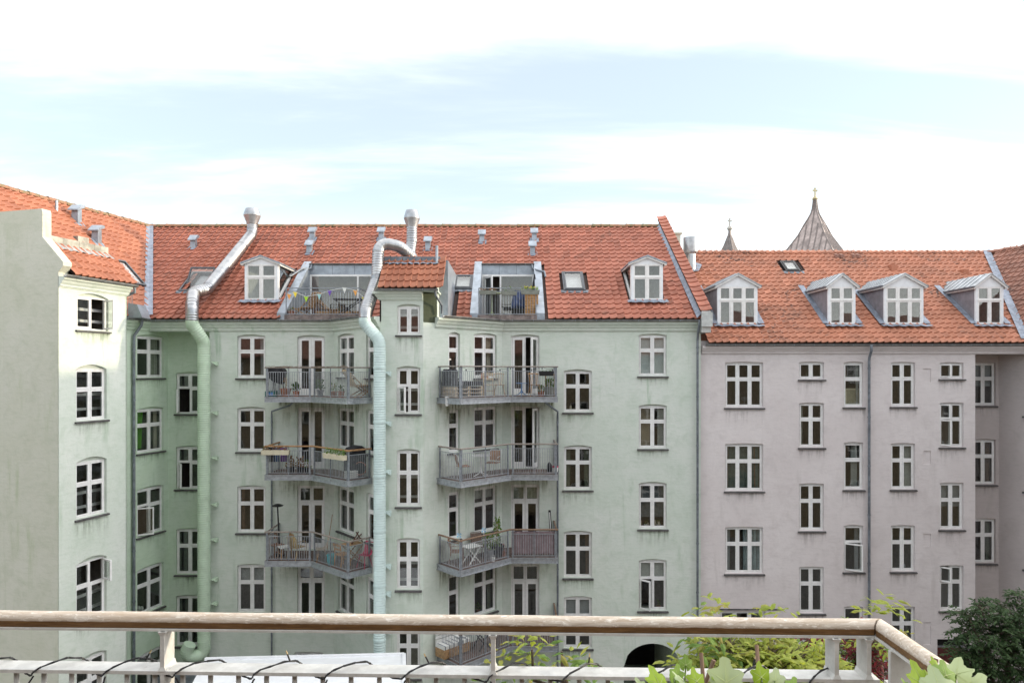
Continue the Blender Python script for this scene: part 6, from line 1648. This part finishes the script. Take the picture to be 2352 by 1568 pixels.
for k in range(14): world_obj(MB().box(-2.3, 1.1, -1.55+.26*k, -1.55+.26*k+.25, -1.80, -1.76), 'deck_board', WOODD, dk)
world_obj(MB().box(-2.3, 1.1, -1.6, 2.08, -1.95, -1.81), 'slab', STEELD, dk)

# string of lights wound round the lower bar
sl = thing('string_lights', 'black twisted string-light cable wound around the lower foreground bar', 'string lights', (0, 2.0, ZL))
r_ = random.Random(11); pts = []; tips = []
x0 = -1.62
while x0 < .86:
    P = .2235+r_.uniform(-.02, .02); y = lambda q: ra.y+(q-ra.x)*rd.y/rd.x
    j = lambda s: r_.uniform(-s, s)
    pts += [(x0, y(x0)-.036, ZL-.016+j(.004)), (x0+.006, y(x0)-.037, ZL-.004), (x0+.022, y(x0)-.028, ZL+.006), (x0+.05, y(x0)-.010+j(.004), ZL+.010+abs(j(.006))), (x0+.078, y(x0)+.010, ZL+.012+abs(j(.008))),
            (x0+.108, y(x0)+.030, ZL+.008), (x0+.122, y(x0)+.040, ZL-.006), (x0+.15, y(x0)+.02, ZL-.018), (x0+P*.86, y(x0)-.02, ZL-.018)]
    tips.append(Vector((x0+.082+j(.02), y(x0)+.012, ZL+.014))); tips.append(Vector((x0+.01, y(x0)-.04, ZL-.014)))
    x0 += P
pp = fillet(pts, .012, 2)
tw = []
for i, p in enumerate(pp): tw.append(p+Vector((0, .0016*math.cos(i*1.9), .0016*math.sin(i*1.9))))
world_obj(MB().tube(tw, .0022, 6), 'cable', BLACK, sl, smooth=True)
world_obj(MB().tube([p*1.0+Vector((0, -.0032*math.cos(i*1.9), -.0032*math.sin(i*1.9))) for i, p in enumerate(tw)], .0020, 6), 'cable', BLACK, sl, smooth=True)
for k, p in enumerate(tips):
    d = Vector((r_.uniform(-.6, .6), r_.uniform(-.5, .2), 1.0 if k % 2 == 0 else -.7)).normalized()
    if k % 2 == 0 and k % 4: continue
    b = world_obj(MB().tube([p, p+d*.022], .0026, 6), 'bulb_socket', BLACK, sl)
    world_obj(MB().tube([p+d*.022, p+d*.032], [.0024, .0014], 6), 'bulb', plain('clear_led', (.55,.42,.22), .25), b)

# fig leaves
FIGM = [leafmat('fig_leaf_bright', (.24,.38,.03), (.33,.46,.06), None, .5), leafmat('fig_leaf_pale', (.36,.44,.24), (.43,.50,.31), None, .3), leafmat('fig_leaf_mid', (.18,.30,.07), (.26,.38,.10), None, .4)]
VEIN = plain('leaf_vein', (.42,.48,.22), .6)
def figmesh(k, mat):
    rr = random.Random(k); m = MB(); n = 40; lob = [(0, 1.0), (58, .82), (-58, .82), (120, .62), (-120, .62)]
    ring = []
    for i in range(n):
        th = -165+330*i/(n-1); r = .62
        for c, s in lob: r = max(r, s*math.exp(-((th-c)/33.0)**2))
        r *= 1+.04*math.sin(i*2.1+k)+rr.uniform(-.02, .02)
        ring.append((math.radians(th), r))
    def zf_(x, y): return -.22*x*x-.16*y*y+.07*abs(x)+.03*math.sin(5*x+k)+.025*math.cos(6*y)
    m.v.append((0, 0, 0))
    for f in (.35, .7, 1.0):
        for th, r in ring:
            x, y = f*r*math.sin(th), f*r*math.cos(th); m.v.append((x, y, zf_(x, y)))
    for i in range(n-1):
        m.f.append((0, 1+i+1, 1+i))
        for q in (0, 1): m.f.append((1+q*n+i, 1+q*n+i+1, 1+(q+1)*n+i+1, 1+(q+1)*n+i))
    me = m.mesh('leaf', mat, True)
    v = MB()
    for c, s in lob:
        a = math.radians(c); L = s*.93
        P = [(f*L*math.sin(a), f*L*math.cos(a), zf_(f*L*math.sin(a), f*L*math.cos(a))+.006) for f in (0, .3, .6, 1.0)]
        v.tube(P, [.016, .012, .008, .003], 4)
    return me, v.mesh('veins', VEIN)
def fig(name, label, root, stems, leaves):
    t = thing(name, label, 'plant', root)
    M = WM[t]
    world_obj(MB().lathe([(.12, 0), (.15, .28), (.16, .28), (.16, .30), (.14, .30), (0, .27)], 18, T(root), cap=False), 'pot', LAMP, t, smooth=True)
    for s in stems: world_obj(MB().tube([Vector(root)+Vector((0,0,.27))]+[ray(*p) for p in s], [.008]+[.005]*len(s), 7), 'stem', plain('fig_bark', (.17,.105,.07), .8), t, smooth=True)
    for i, (u, v, Y, size, mi, yaw, pitch, roll) in enumerate(leaves):
        p = ray(u, v+6, Y); me, ve = cached(('fig', i % 4, mi), lambda: figmesh(i % 4, FIGM[mi])); S = size*.78/F*Y
        Ml = T(p) @ RZ(yaw) @ RX(pitch) @ RY(roll) @ Matrix.Diagonal((S, S, S, 1))
        o = link('leaf', me, t, Ml); link('veins', ve, o, Ml)
        world_obj(MB().tube([p, p+Vector((0, .01, -.05)), p+Vector((random.uniform(-.03,.03), .03, -.12))], .0022, 5), 'petiole', FIGM[2], t)
    return t
fig('fig_plant', 'bright green fig leaves and twigs in front of the lower bar', (.36, 1.62, -1.76),
    [[(1618, 1590, 1.66), (1614, 1545, 1.68), (1610, 1498, 1.70)], [(1618, 1575, 1.66), (1632, 1535, 1.66), (1640, 1515, 1.66)], [(1745, 1580, 1.7), (1742, 1530, 1.75), (1738, 1480, 1.78)]],
    [(1514, 1566, 1.62, 60, 0, .5, .95, .2), (1552, 1548, 1.66, 40, 2, -.6, 1.2, -.3), (1566, 1556, 1.60, 38, 1, .9, .7, .3), (1600, 1558, 1.56, 42, 0, .2, 1.0, .1), (1575, 1520, 1.7, 30, 2, -.3, 1.35, .4),
     (1668, 1560, 1.58, 74, 1, -.15, 1.15, -.1), (1648, 1556, 1.6, 36, 0, .8, 1.0, .3), (1748, 1548, 1.64, 44, 0, .1, 1.3, .1), (1780, 1556, 1.64, 40, 1, -.5, .9, 0), (1818, 1572, 1.66, 36, 2, -.8, .9, 0), (1478, 1575, 1.62, 40, 1, .8, .8, 0)])
fig('fig_plant', 'big pale fig leaves hanging over the lower right return rail', (.88, 1.40, -1.76),
    [[(2130, 1600, 1.45), (2140, 1550, 1.47), (2150, 1512, 1.48)]],
    [(2118, 1562, 1.42, 66, 0, .35, 1.15, .1), (2148, 1520, 1.46, 26, 0, .3, 1.1, .2), (2172, 1545, 1.43, 52, 2, -.4, .8, .5), (2196, 1542, 1.47, 62, 1, -.7, .75, -.2), (2160, 1580, 1.40, 80, 1, -.2, .8, .1), (2238, 1572, 1.45, 66, 1, -1.0, .55, .1), (2095, 1580, 1.44, 44, 2, .9, .9, 0)])

# ------------------------------------------------------------------ trees in the yard
BARK = plain('bark', (.10,.075,.055), .9, var=.3, vscale=20, bmp=.6)
def spray(mb, p, d, L, n, size, rnd, width=.34, droop=.5):
    d = Vector(d).normalized(); side = d.cross(Vector((0,0,1)))
    side = side.normalized() if side.length > .01 else Vector((1,0,0))
    for k in range(n):
        f = (k+.5)/n; q = p+d*L*f+Vector((0,0,-droop*L*f*f))
        s = 1 if k % 2 else -1
        ld = (d*rnd.uniform(.4,.9)+side*s*rnd.uniform(.5,1.1)+Vector((rnd.uniform(-.2,.2), rnd.uniform(-.2,.2), rnd.uniform(-.9,.15)))).normalized()
        w = ld.cross(Vector((rnd.uniform(-.5,.5), rnd.uniform(-.5,.5), 1))).normalized(); l = size*rnd.uniform(.65,1.25); nn = ld.cross(w)*rnd.uniform(.04,.14)*l
        mb.add([q, q+ld*l*.3+w*l*width*.5, q+ld*l*.7+w*l*width*.36, q+ld*l-Vector((0,0,.12*l)), q+ld*l*.7-w*l*width*.36, q+ld*l*.3-w*l*width*.5, q+ld*l*.5-nn], [(0,1,6),(1,2,6),(2,3,6),(3,4,6),(4,5,6),(5,0,6)])
def tree(name, label, base, limbs, mats, clusters, size, seed, cat='tree', group=None, trunk_r=.09, width=.34):
    """clusters: list of (material index, centre, radii, sprays, leaves per spray)"""
    rnd = random.Random(seed); t = thing(name, label, cat, base, 0, group)
    for i, l in enumerate(limbs):
        n = len(l); world_obj(MB().tube(l, [trunk_r*(1 if i == 0 else .5)*(1-.75*k/(n-1)) for k in range(n)], 8), 'trunk' if i == 0 else 'limb', BARK, t, smooth=True)
    tw = MB(); by = {}
    for mi, c, R, ns, nl in clusters:
        mb = by.setdefault(mi, MB()); c = Vector(c)
        for _ in range(ns):
            a = rnd.uniform(0, 6.283); zz = rnd.uniform(-1, 1); rr = rnd.random()**.45; q = math.sqrt(1-zz*zz)
            o = Vector((R[0]*rr*q*math.cos(a), R[1]*rr*q*math.sin(a), R[2]*rr*zz)); p = c+o
            d = Vector((o.x/R[0]+rnd.uniform(-.5,.5), o.y/R[1]+rnd.uniform(-.5,.5), .25+rnd.uniform(-.4,.5)))
            L = size*rnd.uniform(2.2, 4.0); spray(mb, p, d, L, nl, size, rnd, width)
            if ns > 10: tw.tube([p-d.normalized()*L*.4, p, p+d.normalized()*L*.4], [.006, .005, .003], 4)
    for mi, mb in by.items(): world_obj(mb, 'crown', mats[mi], t)
    world_obj(tw, 'twigs', BARK, t)['kind'] = 'stuff'
    return t
LY = leafmat('yellow_green_leaf', (.26,.33,.05), (.40,.44,.10), (.34,.28,.09), .5); LG = leafmat('fresh_green_leaf', (.11,.20,.04), (.20,.30,.07), None, .45)
LR = leafmat('dark_red_leaf', (.10,.012,.015), (.20,.02,.028), None, .35); LD = leafmat('dark_green_leaf', (.022,.05,.016), (.055,.095,.032), None, .25)
Yt = 7.6
def P_(u, v, Y=Yt): return ray(u, v, Y)
tb = P_(1740, 1500); base = (tb.x+.1, Yt+.3, GROUND)
cl = [(0, P_(1705, 1535), (.42,.5,.20), 90, 9), (0, P_(1795, 1540), (.40,.5,.22), 80, 9), (0, P_(1655, 1550), (.26,.4,.18), 50, 9), (0, P_(1750, 1505), (.36,.4,.10), 44, 7), (1, P_(1730, 1560, 8.0), (.6,.4,.3), 80, 8), (0, P_(1860, 1530), (.22,.3,.18), 36, 8), (0, P_(1680, 1488), (.20,.3,.06), 14, 6),
      (0, P_(1664, 1416), (.06,.1,.07), 4, 6), (0, P_(1738, 1418), (.05,.1,.03), 3, 5), (1, P_(1606, 1500), (.08,.2,.06), 5, 6), (0, P_(1975, 1410), (.10,.1,.03), 4, 6), (0, P_(2030, 1418), (.06,.1,.03), 3, 6)]
# shoots that reach left behind the bars
for u0, v0, u1, v1 in ((1222, 1560, 1204, 1484), (1232, 1565, 1222, 1478), (1180, 1560, 1182, 1520), (1296, 1560, 1290, 1492), (1292, 1570, 1278, 1540), (1640, 1470, 1660, 1400)):
    a, b = P_(u0, v0, 6.8), P_(u1, v1, 6.8)
    for k in range(4): cl.append((0 if k % 2 else 1, a.lerp(b, k/3.), (.045,.05,.05), 2, 4))
limbs = [[base, (base[0]-.1, Yt+.2, -8), (tb.x, Yt+.1, -5.2), (tb.x, Yt, -3.6)], [(tb.x, Yt+.1, -4.8), P_(1690, 1540), P_(1665, 1420)], [(tb.x, Yt+.1, -4.6), P_(1800, 1545), P_(1850, 1500)],
         [(tb.x, Yt+.1, -5.4), P_(1500, 1640, 7.2), P_(1300, 1590, 6.9), P_(1225, 1560, 6.8), P_(1222, 1490, 6.8)], [P_(1300, 1590, 6.9), P_(1294, 1540, 6.8), P_(1290, 1495, 6.8)]]
tree('cherry_tree', 'yellow-green leafy tree top behind the foreground railing', base, limbs, [LY, LG], cl, .15, 21)
b2 = P_(1940, 1540, 10.2); base2 = (b2.x, 10.3, GROUND)
cl = [(1, P_(1930, 1500, 10.2), (.75,.5,.42), 110, 8), (1, P_(2010, 1520, 10.2), (.30,.3,.40), 40, 8), (0, P_(1868, 1510, 9.6), (.13,.2,.30), 46, 8), (0, P_(1975, 1490, 9.7), (.12,.2,.24), 34, 8), (0, P_(2012, 1530, 9.6), (.16,.2,.22), 36, 8), (0, P_(2025, 1455, 9.7), (.07,.1,.06), 8, 6), (2, P_(2020, 1478, 9.3), (.16,.2,.14), 18, 8)]
tree('copper_shrub', 'shrub of mixed green and dark red leaves beside the railing corner', base2, [[base2, (b2.x+.05, 10.3, -8), (b2.x, 10.2, -5.0)], [(b2.x, 10.2, -6), P_(1870, 1560, 9.6), P_(1868, 1490, 9.6)], [(b2.x, 10.2, -6), P_(1985, 1560, 9.7), P_(1975, 1480, 9.7)]], [LR, LG, LY], cl, .10, 22, 'shrub', width=.42)
Yd = 17.0
b3 = P_(2320, 1560, Yd); base3 = (b3.x, Yd, GROUND)
cl = [(0, P_(2290, 1470, Yd), (.75,.9,.75), 230, 13), (0, P_(2330, 1560, Yd), (1.2,1.0,1.0), 330, 13), (0, P_(2330, 1420, Yd), (.55,.7,.5), 130, 13), (0, P_(2260, 1400, Yd), (.22,.4,.25), 30, 12), (0, P_(2215, 1412, Yd), (.22,.3,.06), 12, 12), (0, P_(2225, 1445, Yd), (.28,.3,.10), 16, 12),
      (0, P_(2345, 1370, Yd), (.14,.3,.12), 14, 10), (0, P_(2230, 1520, Yd), (.35,.4,.3), 46, 12), (0, P_(2215, 1500, Yd), (.2,.3,.12), 16, 12), (0, P_(2380, 1480, Yd), (.6,.8,.8), 80, 12), (0, P_(2250, 1570, Yd), (.4,.5,.3), 40, 12)]
tree('dark_tree', 'dense dark green tree in the shaded corner at the lower right', base3, [[base3, (b3.x, Yd, -10), (b3.x-.05, Yd, -7.5), P_(2300, 1440, Yd)], [(b3.x, Yd, -9), P_(2260, 1500, Yd), P_(2225, 1415, Yd)], [(b3.x, Yd, -9), P_(2380, 1480, Yd)]], [LD], cl, .115, 23, trunk_r=.14, width=.42)
# ------------------------------------------------------------------ lift everything from eye-relative to ground-relative heights
for o in list(sc.objects):
    if o.parent is None and o.type in ('MESH', 'EMPTY'): o.location.z += H
